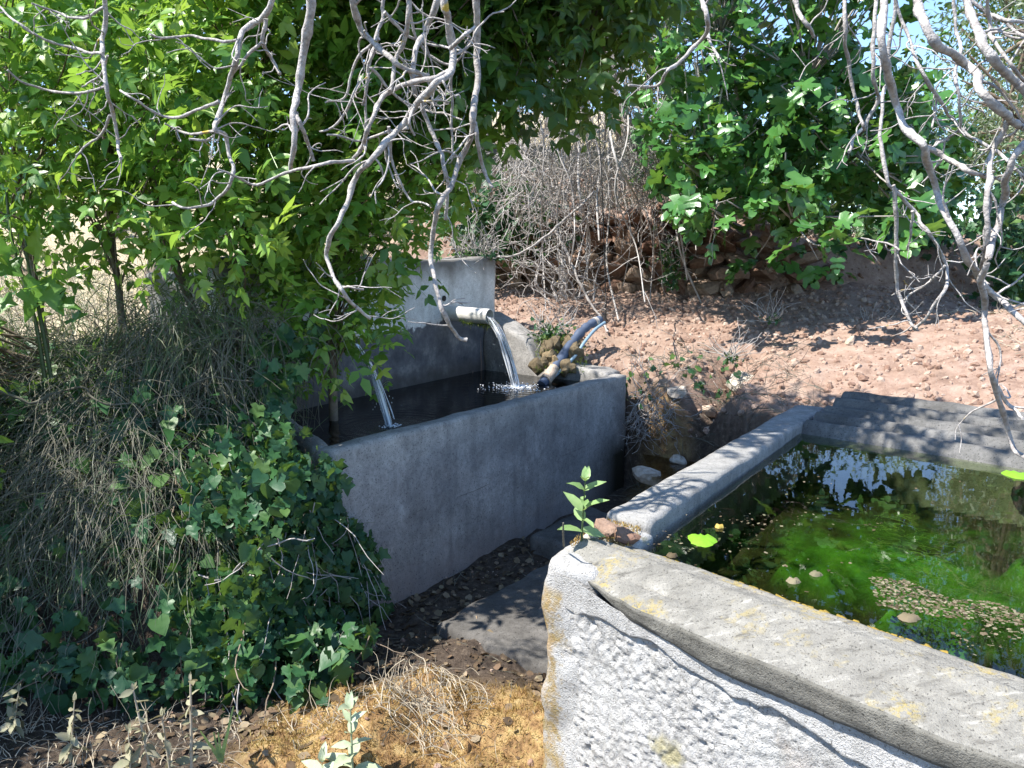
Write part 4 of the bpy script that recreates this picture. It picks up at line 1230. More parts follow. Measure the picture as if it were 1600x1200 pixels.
def traced(name, label, cat, tr, y0, r0, r1, material, group=None, n=40, wob=0.01, twigs=0, tl=0.15, dy=0.0, root=None, part='limb', sides=7):
    """A branch traced in the photo, hung at its own distance, with knots and side twigs."""
    tr = np.array(tr, float)
    ys = y0 + dy * np.linspace(0, 1, len(tr)) + 0.05 * np.sin(np.arange(len(tr)) * 1.7 + y0 * 9)
    pts = np.array([P(u, v, y=yy) for (u, v), yy in zip(tr, ys)])
    path = spline(pts, n)
    path += np.stack([fbm(path + j * 8 + y0, 16, 2) for j in range(3)], -1) * wob
    t = np.linspace(0, 1, n)
    knots = 1 + 0.25 * np.maximum(0, fbm(path, 30, 2)) + 0.28 * np.exp(-((t * 7 + y0) % 1.0 - 0.5) ** 2 * 60)
    if root is None:
        root = thing(name, label, cat, pts[-1], group)
    mb = MB(); tube(mb, path, (r0 + (r1 - r0) * t) * knots, sides, rng.random())
    mb.build(part, material, root)
    for k in range(twigs):
        i = rng.integers(int(n * 0.15), n - 1)
        d = nrm(np.array([rng.normal(0, 1), rng.normal(0, .5), rng.normal(-0.3, .6)]))
        L = tl * rng.uniform(0.4, 1.4); q = [path[i]]
        for j in range(6):
            d = nrm(d + rng.normal(0, 0.28, 3) + [0, 0, -0.04]); q.append(q[-1] + d * L / 6)
        q = spline(q, 14)
        ra = max(0.0022, (r0 + (r1 - r0) * t[i]) * 0.42)
        mb = MB(); tube(mb, q, np.linspace(ra, ra * 0.5, 14) * (1 + 0.3 * np.maximum(0, fbm(q, 40, 2))), 5, rng.random())
        for m in range(rng.integers(0, 3)):
            e = q[rng.integers(4, 13)]
            dd = nrm(d + rng.normal(0, .8, 3)); tube(mb, spline([e, e + dd * L * 0.2, e + dd * L * 0.35 + rng.normal(0, .01, 3)], 6), np.linspace(ra * 0.6, ra * 0.35, 6), 5, rng.random())
        mb.build('twig', MT['twig'] if material == MT['twig'] else material, root)
    return root
traced('dead_branch', 'long crooked dead branch reaching from the vines over the end of the back wall', 'branch', [(930, 300), (880, 345), (845, 375), (815, 395), (780, 402), (735, 402), (692, 403)], 7.0, 0.010, 0.008, MT['twig'], twigs=3, dy=-0.5)
traced('dead_branch', 'straight pale dead branch sloping down through the vines to the soil', 'branch', [(868, 360), (885, 395), (900, 430), (918, 465), (940, 500), (950, 520)], 7.2, 0.012, 0.009, MT['twig'], twigs=4, dy=-0.5)
traced('black_wire', 'thin dark wire hanging straight down through the dead vines', 'wire', [(925, -60), (930, 60), (935, 180), (941, 300), (945, 420), (947, 500)], 6.9, 0.005, 0.005, MT['hole'], wob=0.0)

# ivy at the left end of the stone wall
def ivy_patch(name, label, us, vs, yr, n, size, K, base, group=None, up=(0, -0.8, 0.6)):
    root = thing(name, label, 'ivy', base, group)
    u, v = rng.normal(us[0], us[1], n), rng.normal(vs[0], vs[1], n)
    p_ = P(u, v, y=rng.uniform(*yr, n))
    d = rng.normal(0, 0.7, (n, 3)) + [0, -0.2, -0.6]
    M_ = orient(d, np.array(up) + rng.normal(0, .45, (n, 3))) * (size * rng.uniform(0.6, 1.3, n))[:, None, None]
    foliage(root, IVY, MT['ivy'], p_, M_, K, cell=9)
    mb = MB(); strands(mb, p_[:: max(1, n // 50)], 0.3, 0.004, 6, 0.5, np.array([0, 0, 0.6])); mb.build('vine_stems', MT['vine'], root, kind='stuff')
    return root
ivy_patch('ivy', 'dark ivy covering the far left end of the stone wall behind the dead bush', (770, 45), (345, 32), (7.7, 8.35), 900, 0.085, 160, P(770, 400, y=8.1))
ivy_patch('ivy', 'thin ivy strand climbing the middle of the stone wall', (1047, 10), (410, 26), (8.0, 8.2), 120, 0.06, 60, P(1045, 445, y=8.2))
ivy_patch('ivy', 'dark ivy clump hanging into the hollow behind the basin rim', (1085, 26), (622, 24), (5.9, 6.3), 500, 0.055, 200, P(1085, 650, y=6.0))
ivy_patch('ivy', 'small bright green leaves beside the right end of the trough', (1015, 22), (618, 22), (5.75, 6.1), 150, 0.045, 90, P(1015, 650, y=5.9))
ivy_patch('ivy', 'fresh green weed growing behind the hose at the trough end', (862, 16), (522, 8), (6.2, 6.4), 220, 0.035, 90, P(862, 530, y=6.3))
ivy_patch('ivy', 'bright green sprig on top of the trough back wall', (745, 14), (397, 4), (6.5, 6.6), 90, 0.04, 60, P(745, 402, y=6.55))

# ------------------------------------------------------------------ ivy and dry grass on the left bank
def bank_points(n, ul, vl, push=(0.0, 0.18)):
    """Points on (and a little before) the bank as seen between the given photo bounds."""
    xs, ys = rng.uniform(-2.7, -0.45, n * 6), rng.uniform(2.3, 4.3, n * 6)
    zs = height(xs, ys)
    e = 0.04
    gxn, gyn = (height(xs + e, ys) - zs) / e, (height(xs, ys + e) - zs) / e
    nn = nrm(np.stack([-gxn, -gyn, np.ones_like(xs)], -1))
    p = np.stack([xs, ys, zs], -1)
    u, v, d = proj(p)
    area = np.sqrt(1 + gxn ** 2 + gyn ** 2)
    ok = (u > ul[0]) & (u < ul[1]) & (v > vl[0]) & (v < vl[1]) & (rng.random(len(u)) < area / 2.5)
    p, nn = p[ok][:n], nn[ok][:n]
    return p + nn * rng.uniform(*push, len(p))[:, None], nn
ivy1 = thing('ivy', 'thick dark green ivy covering the bank below the leafy shrubs', 'ivy', (-1.3, 2.8, 0.0))
p_, nn = bank_points(4200, (-120, 560), (600, 1110), (0.0, 0.26))
u_ = proj(p_)[0]
kp = rng.random(len(p_)) < np.maximum(interp(u_, [0, 200, 300, 560], [0.60, 0.80, 0.95, 1.0]), 0.75 * sstep(760, 860, proj(p_)[1])) * np.clip(0.75 + 1.1 * fbm(p_ + 3, 3.5, 2), 0.15, 1)
p_, nn = p_[kp], nn[kp]
d = rng.normal(0, 0.6, p_.shape) + [0.1, -0.3, -0.8]
M_ = orient(d, nn + [0.25, -0.45, 0.25] + rng.normal(0, .38, p_.shape)) * (0.078 * rng.uniform(0.4, 1.3, len(p_)))[:, None, None]
foliage(ivy1, IVY, MT['ivy'], p_, M_, 300, cell=13)
mb = MB(); strands(mb, p_[::16], 0.4, 0.004, 7, 0.4, np.array([0.1, -.3, -1.0])); mb.build('vine_stems', MT['stem'], ivy1, kind='stuff')
# ivy spilling over the left end of the trough
ivy2 = thing('ivy', 'ivy spilling over the left end and front corner of the trough', 'ivy', v3(FL, -0.1))
n = 2600
a_, zq = rng.uniform(-0.75, 0.30, n), rng.uniform(-0.14, 0.95, n)
lim = interp(zq, [-0.14, 0.05, 0.18, 0.36, 0.46, 0.52, 0.64, 0.72, 0.80, 0.95], [0.24, 0.22, 0.20, 0.16, 0.03, -0.03, 0.06, -0.02, -0.12, -0.25]) + 0.05 * fbm(np.c_[a_, zq], 9, 2)
kp = (a_ < lim) & (zq < 0.86 + 0.95 * np.minimum(a_ + 0.12, 0) + 0.12 * rng.normal(0, 1, n)) & (rng.random(n) < np.clip(0.8 + fbm(np.c_[a_, zq], 5, 2), 0.25, 1))
a_, zq = a_[kp], zq[kp]
p_ = v3(FL, 0) + a_[:, None] * T3 - N3 * (0.02 + 0.10 * rng.random(len(a_)) ** 2)[:, None] * 1.0 + zq[:, None] * Z3
p_ += np.outer(np.clip(-a_ - 0.1, 0, 1) * rng.uniform(-0.3, 0.4, len(a_)), -N3)
d = rng.normal(0, 0.55, p_.shape) + [0.1, -0.1, -0.9]
M_ = orient(d, -N3 + [0, -0.2, 0.35] + rng.normal(0, .35, p_.shape)) * (0.068 * rng.uniform(0.4, 1.3, len(p_)))[:, None, None]
# and up between shrubs and back wall
n2 = 2600
q_ = P(rng.uniform(270, 545, n2), (vq_ := rng.uniform(510, 830, n2)), y=rng.uniform(3.4, 3.95, n2) - 0.0016 * (vq_ - 510))
uq, vq, _ = proj(q_)
q_ = q_[(uq < interp(vq, [510, 560, 600, 650, 700, 730, 790, 830], [500, 480, 455, 445, 455, 490, 470, 460])) & (uq > interp(vq, [510, 620, 700, 830], [400, 380, 300, 270])) & (rng.random(len(uq)) < np.clip(0.7 + 1.2 * fbm(q_, 4, 2), 0.1, 1))]
d = rng.normal(0, 0.55, q_.shape) + [0.1, -0.2, -0.8]
Mq = orient(d, np.array([0.3, -0.8, 0.5]) + rng.normal(0, .4, q_.shape)) * (0.068 * rng.uniform(0.5, 1.25, len(q_)))[:, None, None]
foliage(ivy2, IVY, MT['ivy'], np.concatenate([p_, q_]), np.concatenate([M_, Mq]), 300, cell=12)
mb = MB(); strands(mb, p_[::14], 0.35, 0.0035, 7, 0.4, np.array([0.2, -.1, -1.0])); mb.build('vine_stems', MT['vine'], ivy2, kind='stuff')

def blades(mb, base, d0, L, w, n=7, droop=0.5, curl=0.15):
    """Thin ribbons that arc over under their own weight."""
    for q, d in zip(base, d0):
        l = L * rng.uniform(0.45, 1.25) / n
        d = nrm(d); pts = [q]
        bend = rng.normal(0, curl, 3)
        for k in range(n):
            d = nrm(d + np.array([0, 0, -droop / n * 2]) + bend / n * 2 + rng.normal(0, curl * 0.25, 3)); pts.append(pts[-1] + d * l)
        pts = np.array(pts)
        sd = nrm(np.cross(np.gradient(pts, axis=0), [0.2, -1, 0.15])) * (w * np.linspace(1, 0.25, n + 1))[:, None]
        v = np.concatenate([pts - sd, pts + sd]); i = np.arange(n)
        mb.add(v, np.stack([i, i + 1, i + n + 2, i + n + 1], -1), rng.random())
# dry grass thatch that hangs over the bank
def thatch(n, ul, vl, L, w, droop, material, name, label, push=(0.02, 0.16), bias=(0.1, -0.55, 0.1)):
    p, nn = bank_points(n, ul, vl, push)
    d = nn * 0.5 + np.array(bias) + rng.normal(0, 0.42, p.shape)
    mb = MB(); blades(mb, p, d, L, w, 8, droop, 0.60)
    return stuff(mb.build(name, material), label, 'grass')
thatch(2000, (-150, 470), (545, 800), 0.50, 0.0019, 1.5, MT['straw_dull'], 'dry_grass', 'grey dry grass thatch hanging down over the bank')
thatch(1000, (-150, 200), (600, 1060), 0.50, 0.0019, 1.4, MT['straw_dull'], 'dry_grass', 'pale dry grass sheaf hanging at the outer end of the bank')
thatch(3400, (-150, 450), (545, 900), 0.42, 0.0020, 1.2, MT['rush'], 'green_rushes', 'dark green rush stems mixed into the dry thatch of the bank')
thatch(1500, (90, 430), (600, 860), 0.40, 0.0017, 1.5, MT['straw_dull'], 'dry_grass', 'thin dry stems trailing over the ivy of the bank', (0.14, 0.28))
# mound of dry stems round the shrub bases
q = P(rng.normal(310, 75, 900), rng.normal(540, 45, 900), y=rng.uniform(3.5, 4.1, 900))
d = rng.normal(0, 0.6, q.shape) + [0, -0.2, -0.2]
mb = MB(); blades(mb, q, d, 0.40, 0.0020, 8, 1.3, 0.4)
stuff(mb.build('dry_stems', MT['straw_dull']), 'mop of dry stems caught round the shrub trunks', 'grass')
q = P(rng.normal(300, 60, 600), rng.normal(520, 40, 600), y=rng.uniform(3.5, 4.0, 600))
mb = MB(); blades(mb, q, rng.normal(0, 0.5, q.shape) + [0, -0.2, -0.1], 0.40, 0.0022, 8, 1.3, 0.3)
stuff(mb.build('broom_stems', MT['rush']), 'dark green broom stems drooping round the shrub trunks', 'grass')
traced('dead_branch', 'thin crooked dead branch lying across the dry thatch of the bank', 'branch', [(-20, 605), (50, 628), (90, 612), (125, 606), (160, 630), (210, 628), (270, 615), (330, 592), (390, 598), (435, 590)], 3.25, 0.006, 0.003, MT['straw_dull'], twigs=4, tl=0.18, dy=0.25)
traced('dead_branch', 'straight grey dead stick slanting down through the ivy by the trough', 'branch', [(350, 600), (400, 670), (445, 710), (470, 735)], 3.3, 0.004, 0.003, MT['straw_dull'], twigs=2, tl=0.12)
traced('dead_branch', 'short bleached twig poking from the ivy before the trough corner', 'branch', [(310, 900), (350, 905), (385, 870), (430, 850), (495, 842)], 2.95, 0.004, 0.0025, MT['twig'], twigs=1, tl=0.1)
# broad leaved sapling at the very left
sap = thing('sapling', 'broad leaved sapling with green stems before the sunny field', 'sapling', P(75, 580, y=3.4))
for tr in ([(70, 590), (55, 500), (20, 380), (10, 300)], [(80, 590), (60, 480), (45, 420), (40, 370)]):
    pth = spline([P(u, v, y=3.4) for u, v in tr], 16)
    mb = MB(); tube(mb, pth, np.linspace(0.010, 0.005, 16), 7); mb.build('stem', MT['rush'], sap)
for (u, v, dx, dz, s_) in ((60, 440, -.3, -1, .17), (65, 440, .7, -.8, .17), (30, 420, -1, .1, .17), (20, 470, -.9, -.4, .13), (90, 470, 1, -.2, .12), (55, 400, .3, .9, .15), (15, 400, -.7, .6, .14), (110, 500, .9, .4, .10), (100, 430, .9, .2, .13), (0, 500, -.6, -.6, .13)):
    M = orient(np.array([dx, -0.4, dz]), np.array([0.1, -0.7, 0.7]))
    o = link('leaf', mesh_of('leaf', np.asarray(IVY[3][0]) * [0.85, 1.1, 1], IVY[3][1], MT['elder']), sap)
    m = np.eye(4); m[:3, :3] = M * s_; m[:3, 3] = P(u, v, y=3.35) - np.array(sap.location); o.matrix_basis = Matrix(m.tolist())

# ------------------------------------------------------------------ bare branches hanging into view
TW = MT['twig']
def px(w, y): return (0.68 if y > 1.8 else 0.52) * w * y / FPX / 2          # photo width to radius
Bc = [('bare_branch', 'stout bare grey branch forking near its tip, hanging nearest the dark trunks', [(492, -160), (488, -20), (478, 70), (468, 140), (461, 178), (458, 225), (455, 265)], 2.45, 22, 9, 0, [([(463, 178), (470, 195), (480, 225), (489, 252)], 10, 7)]),
      ('bare_branch', 'bare pale branch slanting from the top to the crowded knot of twigs', [(540, -160), (548, -20), (562, 40), (580, 62), (608, 88), (640, 112), (668, 118)], 2.5, 15, 9, 3, []),
      ('bare_branch', 'bare pale branch hanging in a gentle curve left of the big knot', [(640, -160), (640, 0), (633, 60), (617, 100), (611, 140)], 2.45, 12, 8, 3, []),
      ('bare_branch', 'long bare branch running down past the knot towards the back wall', [(700, -160), (682, 0), (662, 45), (650, 80), (646, 133), (660, 165), (678, 215), (690, 247), (700, 287), (697, 343)], 2.6, 13, 7, 4, []),
      ('bare_branch', 'longest bare branch whose white tip ends before the spout pipe', [(748, -160), (744, -20), (745, 60), (746, 130), (742, 180), (735, 210), (722, 245), (705, 285), (688, 315), (678, 355), (674, 400), (679, 450), (695, 490), (713, 526), (731, 532)], 2.5, 15, 8, 2, [([(742, 180), (744, 215), (754, 260), (768, 292)], 10, 7)]),
      ('bare_branch', 'knotty bare branch that bears the crowded knot and the twig over the left jet', [(690, -160), (694, 0), (700, 25), (706, 70), (703, 115), (680, 130), (650, 165), (622, 202), (595, 230), (570, 255), (556, 276), (545, 310), (530, 340), (516, 372), (511, 400), (520, 430), (535, 455), (555, 481), (578, 498)], 2.4, 17, 7, 7,
       [([(703, 112), (680, 122), (650, 125), (612, 140), (590, 165), (575, 200), (563, 232), (553, 248)], 12, 8), ([(552, 250), (505, 256), (457, 267), (400, 287), (367, 273), (340, 265)], 8, 4), ([(534, 448), (550, 449), (568, 451)], 5, 4), ([(703, 75), (725, 55), (740, 40)], 9, 6), ([(650, 165), (640, 190), (648, 212)], 7, 5)]),
      ('bare_branch', 'thin vertical bare branch with level side twigs at the far left', [(168, -160), (165, -20), (163, 50), (160, 85), (167, 140), (175, 180), (185, 225), (190, 247)], 2.6, 11, 6, 4,
       [([(160, 85), (140, 82), (100, 72), (60, 58), (28, 36), (0, 12), (-30, -5)], 6, 4), ([(164, 135), (120, 145), (70, 138), (35, 127), (12, 108)], 6, 4), ([(163, 12), (130, 28), (90, 22), (50, 5)], 6, 4), ([(172, 182), (160, 208), (140, 225), (118, 242)], 6, 4), ([(168, 88), (158, 118), (140, 130), (128, 135)], 5, 3)]),
      ('bare_branch', 'crooked bare branch zigzagging down among the sunlit leaves', [(450, -160), (425, 0), (396, 35), (378, 52), (372, 85), (362, 118), (349, 152), (337, 190), (335, 204), (352, 212), (360, 245), (366, 262), (358, 292), (338, 312), (320, 321), (290, 325), (268, 317)], 2.55, 13, 5, 5,
       [([(372, 62), (340, 62), (300, 56), (252, 60), (230, 53)], 6, 4), ([(342, 160), (310, 172), (270, 184), (235, 170), (205, 152), (188, 142)], 7, 4), ([(413, 28), (411, 66), (424, 92), (437, 117)], 9, 6), ([(411, 67), (386, 90), (365, 115)], 7, 5), ([(335, 205), (310, 209), (282, 206), (258, 193)], 6, 4), ([(296, 219), (320, 220), (334, 212)], 5, 5)]),
      ('bare_branch', 'short forked bare branch with a yellow lichen knot before the dead vines', [(1090, -160), (1094, -20), (1100, 20), (1106, 45), (1090, 70), (1068, 92), (1045, 110), (1034, 128), (1018, 136), (983, 133)], 2.2, 11, 5, 1, [([(1106, 46), (1110, 66), (1123, 92)], 7, 5)]),
      ('bare_branch', 'short bare stub hanging alone from the top edge before the fig', [(1238, -160), (1244, 0), (1256, 30), (1271, 59)], 2.2, 11, 7, 0, []),
      ('bare_branch', 'thick bare branch arching down in front of the fig, spotted with orange lichen', [(1390, -160), (1380, -20), (1378, 60), (1386, 112), (1400, 160), (1420, 200), (1440, 228), (1450, 262), (1462, 300), (1482, 342), (1502, 392), (1526, 432), (1538, 445)], 1.5, 22, 17, 3, [([(1440, 228), (1480, 250), (1510, 268), (1540, 276), (1566, 282)], 16, 10)]),
      ('bare_branch', 'thick knotty bare branch sloping out past the upper corner', [(1415, -160), (1432, -10), (1450, 40), (1472, 72), (1502, 96), (1526, 116), (1542, 148), (1570, 182), (1592, 196), (1630, 205)], 1.45, 24, 20, 2, []),
      ('bare_branch', 'paired bare branches crossing the upper corner', [(1500, -160), (1512, -10), (1530, 50), (1556, 92), (1582, 127), (1610, 160)], 1.4, 22, 22, 1, [([(1545, -20), (1540, 40), (1560, 75), (1585, 110), (1612, 140)], 10, 9)]),
      ('bare_branch', 'bare branch looping down the edge to the far corner of the basin', [(1690, 120), (1630, 200), (1595, 228), (1573, 268), (1566, 310), (1556, 352), (1546, 402), (1536, 442), (1538, 482), (1545, 540), (1550, 582), (1562, 632), (1580, 690), (1603, 718)], 1.45, 20, 14, 2, [([(1536, 442), (1562, 466), (1602, 502), (1650, 532)], 17, 15), ([(1556, 600), (1575, 630), (1600, 655)], 12, 8), ([(1572, 190), (1551, 240), (1546, 300), (1541, 380), (1538, 425)], 16, 14)]),
      ('bare_branch', 'slender bare twig hanging before the upper fig leaves', [(1318, -160), (1320, -20), (1322, 50), (1325, 100), (1335, 150), (1345, 190), (1351, 204)], 2.3, 9, 6, 1, []),
      ('bare_branch', 'slender bare twig bent sharply back before the fig leaves', [(1372, -160), (1368, 0), (1363, 110), (1370, 156), (1342, 204), (1325, 238)], 2.3, 9, 7, 1, []),
      ('bare_branch', 'forked bare twig hanging low over the shaded soil', [(1385, -160), (1400, -20), (1385, 120), (1376, 200), (1388, 285), (1410, 312), (1432, 332), (1442, 352), (1462, 382), (1473, 402), (1480, 432), (1474, 456), (1450, 492), (1430, 511)], 2.6, 8, 6, 3, [([(1396, 290), (1400, 380), (1404, 450), (1418, 498), (1432, 512)], 9, 6), ([(1406, 392), (1380, 380), (1345, 372)], 5, 3), ([(1425, 330), (1424, 365), (1420, 390)], 6, 4), ([(1477, 415), (1450, 440), (1410, 470)], 6, 4)]),
      ('bare_branch', 'long thin bare twig slanting down across the grey trees', [(1385, -160), (1400, 0), (1420, 60), (1440, 110), (1470, 160), (1500, 200), (1550, 235), (1590, 265), (1610, 290)], 2.0, 7, 6, 4, [([(1440, 110), (1460, 150), (1458, 200)], 6, 4)]),
      ('bare_branch', 'upright thin bare twig among the grey trees', [(1500, -160), (1490, -10), (1497, 60), (1495, 130), (1500, 190), (1480, 215), (1460, 230)], 2.0, 7, 5, 4, []),
      ('bare_branch', 'pair of thin bare twigs at the upper corner edge', [(1520, 0), (1545, 25), (1572, 33), (1605, 36)], 1.5, 10, 9, 0, [([(1572, 40), (1590, 52), (1612, 60)], 8, 7)]),
      ]
for (nm, lab, tr, y0, w0, w1, tw, subs) in Bc:
    root = traced(nm, lab, 'branch', tr, y0, px(w0, y0), px(w1, y0), TW, 'bare branches hanging into view', n=14 + 5 * len(tr), wob=0.006, twigs=tw * 2 + 2 if y0 > 1.8 else tw, tl=0.17 * y0 / 2.4)
    for (t2, a0, a1) in subs:
        traced(None, None, None, t2, y0 + 0.005, px(a0, y0), px(a1, y0), TW, n=10 + 5 * len(t2), wob=0.005, twigs=3, tl=0.12, root=root, part='side_branch')
# extra twigs of the crowded knot
root = traced('bare_branch', 'cluster of fine twigs crossing behind the big knot', 'branch', [(600, -160), (598, -10), (590, 60), (575, 120), (567, 165)], 2.7, px(9, 2.7), px(5, 2.7), TW, 'bare branches hanging into view', twigs=10, tl=0.26)
for t2 in ([(598, 20), (640, 60), (690, 70), (730, 80)], [(590, 60), (560, 90), (540, 150), (508, 160)], [(580, 110), (620, 150), (660, 170), (720, 185)], [(590, 50), (570, 140), (572, 220), (560, 250)], [(640, -10), (650, 60), (700, 100), (740, 60)], [(560, 130), (530, 190), (500, 208)], [(640, 200), (600, 210), (560, 218), (512, 208)], [(705, 120), (707, 190), (704, 250)], [(610, 200), (612, 250), (640, 310), (668, 320)]):
    traced(None, None, None, t2, 2.65, px(7, 2.6), px(4, 2.6), TW, n=22, wob=0.008, twigs=2, tl=0.14, root=root, part='side_branch')

# ------------------------------------------------------------------ trees behind
def leafy_tree(name, label, base, H, crown, n, leaf, size, material, trunk_r=0.16, group=None, K=0, up=(0, 0, 1)):
    base = np.array([base[0], base[1], hz(base[0], base[1])[0] - 0.1])
    root = thing(name, label, 'tree', base, group)
    top = base + [0, 0, H]
    mb = MB(); path = spline([base, base + [rng.normal(0, .2), rng.normal(0, .2), H * 0.4], top], 16); tube(mb, path, np.linspace(trunk_r, trunk_r * 0.3, 16), 8)
    nc = n // 60
    cc = nrm(rng.normal(0, 1, (nc, 3))) * (rng.uniform(0.35, 1, (nc, 1)) ** 0.6) * np.array(crown) + base + [0, 0, H * 0.72]
    for q in cc[::3]:
        a0 = path[rng.integers(5, 15)]
        tube(mb, spline([a0, (a0 + q) / 2 + [0, 0, .15], q], 7), np.linspace(trunk_r * 0.3, 0.012, 7), 5)
    mb.build('trunk', MT['stem'], root)
    p_, M_ = clusters(cc, 60, 0.30 * max(crown) / 2, size, up, 0.7, 0.6, 0.1)
    mb = MB(); scatter(mb, leaf[0], leaf[1], p_, M_, rng.random(len(p_)))
    mb.build('crown', material, root, kind='stuff')
OLV = (np.array([(0, 0, 0), (-.12, .5, .02), (0, 1, -.05), (.12, .5, .02)]), [np.array([[0, 1, 2, 3]])])
for (b, H, cr, n, lab) in (((8.6, 12.2), 3.9, (1.5, 1.3, 1.5), 5200, 'grey green olive tree behind the thick bare branches'), ((6.6, 10.4), 3.2, (1.3, 0.9, 1.4), 4200, 'nearest grey green olive tree beside the fig tree'), ((7.9, 10.3), 2.3, (0.9, 0.9, 1.0), 3800, 'low grey olive bush at the right end of the terrace')):
    leafy_tree('olive_tree', lab, b, H, cr, n, OLV, 0.085, MT['olive'], 0.13, 'olive trees behind the terrace')
for (b, H, cr, n, lab) in (((9.6, 26), 4.4, (2.6, 2, 1.8), 5400, 'distant evergreen tree behind the bank between fig and branches'), ((13.2, 27), 4.8, (2.6, 2, 2.0), 5400, 'distant evergreen tree behind the crossing bare branches'), ((16.6, 26), 4.6, (2.6, 2, 2.0), 5000, 'distant evergreen tree behind the olive at the edge'), ((-4.8, 10.5), 4.4, (1.9, 1.3, 1.7), 5600, 'evergreen tree close behind the sunlit leaves of the outer shrubs'), ((-2.3, 11.8), 4.6, (1.7, 1.3, 1.7), 5600, 'evergreen tree close behind the thickest shrub stem'), ((-8, 16), 4.5, (2.2, 1.6, 1.8), 4500, 'dark evergreen tree beyond the sunny field'), ((-3.5, 18), 4.2, (2.3, 1.6, 1.7), 4500, 'dark evergreen tree behind the leafy shrubs'), ((0.8, 17.5), 3.6, (2.2, 1.6, 1.6), 4800, 'evergreen tree behind the dead vines'), ((4.4, 15.5), 3.8, (2.0, 1.5, 1.6), 4800, 'evergreen tree behind the fig tree'), ((11.5, 17), 6.0, (2.2, 1.5, 2.2), 4800, 'tall dark tree at the far right behind the olives'), ((9.0, 13.6), 6.3, (1.9, 1.3, 1.7), 5600, 'evergreen tree standing high behind the thick bare branches'), ((-0.4, 13.0), 3.4, (1.6, 1.2, 1.5), 5000, 'evergreen tree just above the dead vines'), ((2.2, 14.5), 4.6, (1.8, 1.4, 1.4), 5000, 'evergreen tree standing high between the vines and the fig tree')):
    leafy_tree('evergreen_tree', lab, b, H, cr, n, (BIT[0][0], BIT[0][1]), 0.13 if b[1] < 22 else 0.22, MT['oak'], 0.2, 'evergreen trees beyond the spring')
ivy_patch('shrub', 'leafy dark green bush at the right edge behind the bare branches', (1590, 35), (400, 70), (7.5, 8.6), 900, 0.10, 120, P(1590, 500, y=8.0), up=(-0.4, -0.5, 0.8))
ivy_patch('shrub', 'low bushes far behind the bank under the grey trees', (1450, 80), (362, 18), (11.0, 12.5), 900, 0.14, 60, P(1450, 395, y=11.5), up=(-0.4, -0.5, 0.8))
ivy_patch('shrub', 'dark leafy bush on the bank behind the hanging bare twigs', (1420, 45), (375, 13), (8.6, 9.4), 600, 0.10, 120, P(1420, 395, y=9.0), up=(-0.4, -0.5, 0.8))
def field_grass(n, xr, yr, L, w, material, name, label, dens=None):
    x_, y_ = rng.uniform(*xr, n), yr[0] + (yr[1] - yr[0]) * rng.random(n) ** 1.5
    b = np.stack([x_, y_, height(x_, y_)], -1)
    if dens is not None: b = b[dens(b)]
    mb = MB(); blades(mb, b, rng.normal(0, 0.35, b.shape) + [0, 0, 1], L, w, 4, 0.5, 0.3)
    return stuff(mb.build(name, material), label, 'grass')
field_grass(5500, (-9, -1.9), (4.6, 16), 0.28, 0.005, MT['straw'], 'field_grass', 'pale sunlit dry grass of the field behind the shrubs')
field_grass(2500, (-7, -1.9), (4.6, 11), 0.22, 0.005, MT['rush'], 'field_grass', 'green grass growing in the sunny field behind the shrubs')
field_grass(6000, (-2.0, 4.0), (8.9, 15), 0.42, 0.006, MT['straw_dull'], 'hillside_grass', 'grey dry grass on the slope above the stone wall')

# ------------------------------------------------------------------ ground details
IC = bmesh.new(); bmesh.ops.create_icosphere(IC, subdivisions=1, radius=1.0)
icv = np.array([q.co[:] for q in IC.verts]); icf = np.array([[q.index for q in f.verts] for f in IC.faces]); IC.free()
def pebbles(n, xr, yr, smin, smax, material, name, label, mask):
    x_, y_ = rng.uniform(*xr, n), rng.uniform(*yr, n)
    b = np.stack([x_, y_, height(x_, y_)], -1)
    b = b[mask(b)]
    s = smin * (smax / smin) ** (rng.random(len(b)) ** 2.6)
    A = orient(rng.normal(0, 1, b.shape), rng.normal(0, 1, b.shape)) * s[:, None, None] * np.array([1, 0.8, 0.65])
    mb = MB()
    for k in range(4):
        tv = icv * (1 + 0.30 * fbm(icv + k * 5.3, 1.2, 2))[:, None]
        i = np.arange(len(b)) % 4 == k
        scatter(mb, tv, [icf], b[i] + [0, 0, 0.0], A[i], rng.random(i.sum()))
    return stuff(mb.build(name, material, smooth=False), label, 'soil')
def on_soil(b):
    p = b[:, :2]; a_, b_ = (p - FL) @ TD, (p - FL) @ TN
    return (((b_ > TWID + 0.2) & (a_ > 0.6)) | (a_ > 3.0)) & (b[:, 2] > 0.28)
pebbles(17000, (-0.8, 5.2), (4.6, 8.6), 0.004, 0.045, MT['clod'], 'soil_clods', 'clods and pebbles strewn over the red soil terrace', on_soil)
pebbles(3500, (-1.5, 4.0), (8.5, 11), 0.012, 0.06, MT['clod'], 'slope_rubble', 'clods on the pinkish slope above the stone wall', lambda b: b[:, 2] > 1.5)
pebbles(260, (-1.6, 0.3), (1.9, 4.4), 0.004, 0.020, MT['clod'], 'gravel', 'small stones on the ground before the trough', lambda b: b[:, 2] < 0.12)
x_, y_ = rng.uniform(1.6, 5.0, 3000), rng.uniform(4.3, 7.2, 3000)
b = np.stack([x_, y_, height(x_, y_) + 0.015], -1); b = b[on_soil(b) & (fbm(b, 0.9, 3) > -0.05) & ((b - F0) @ NW > 0.9)]
mb = MB(); blades(mb, b, rng.normal(0, 1, b.shape) * [1, 1, 0.25] + [0, 0, 0.12], 0.13, 0.0028, 5, 0.3, 0.5)
stuff(mb.build('straw_scatter', MT['straw']), 'dry straw strewn over the soil behind the basin', 'straw')
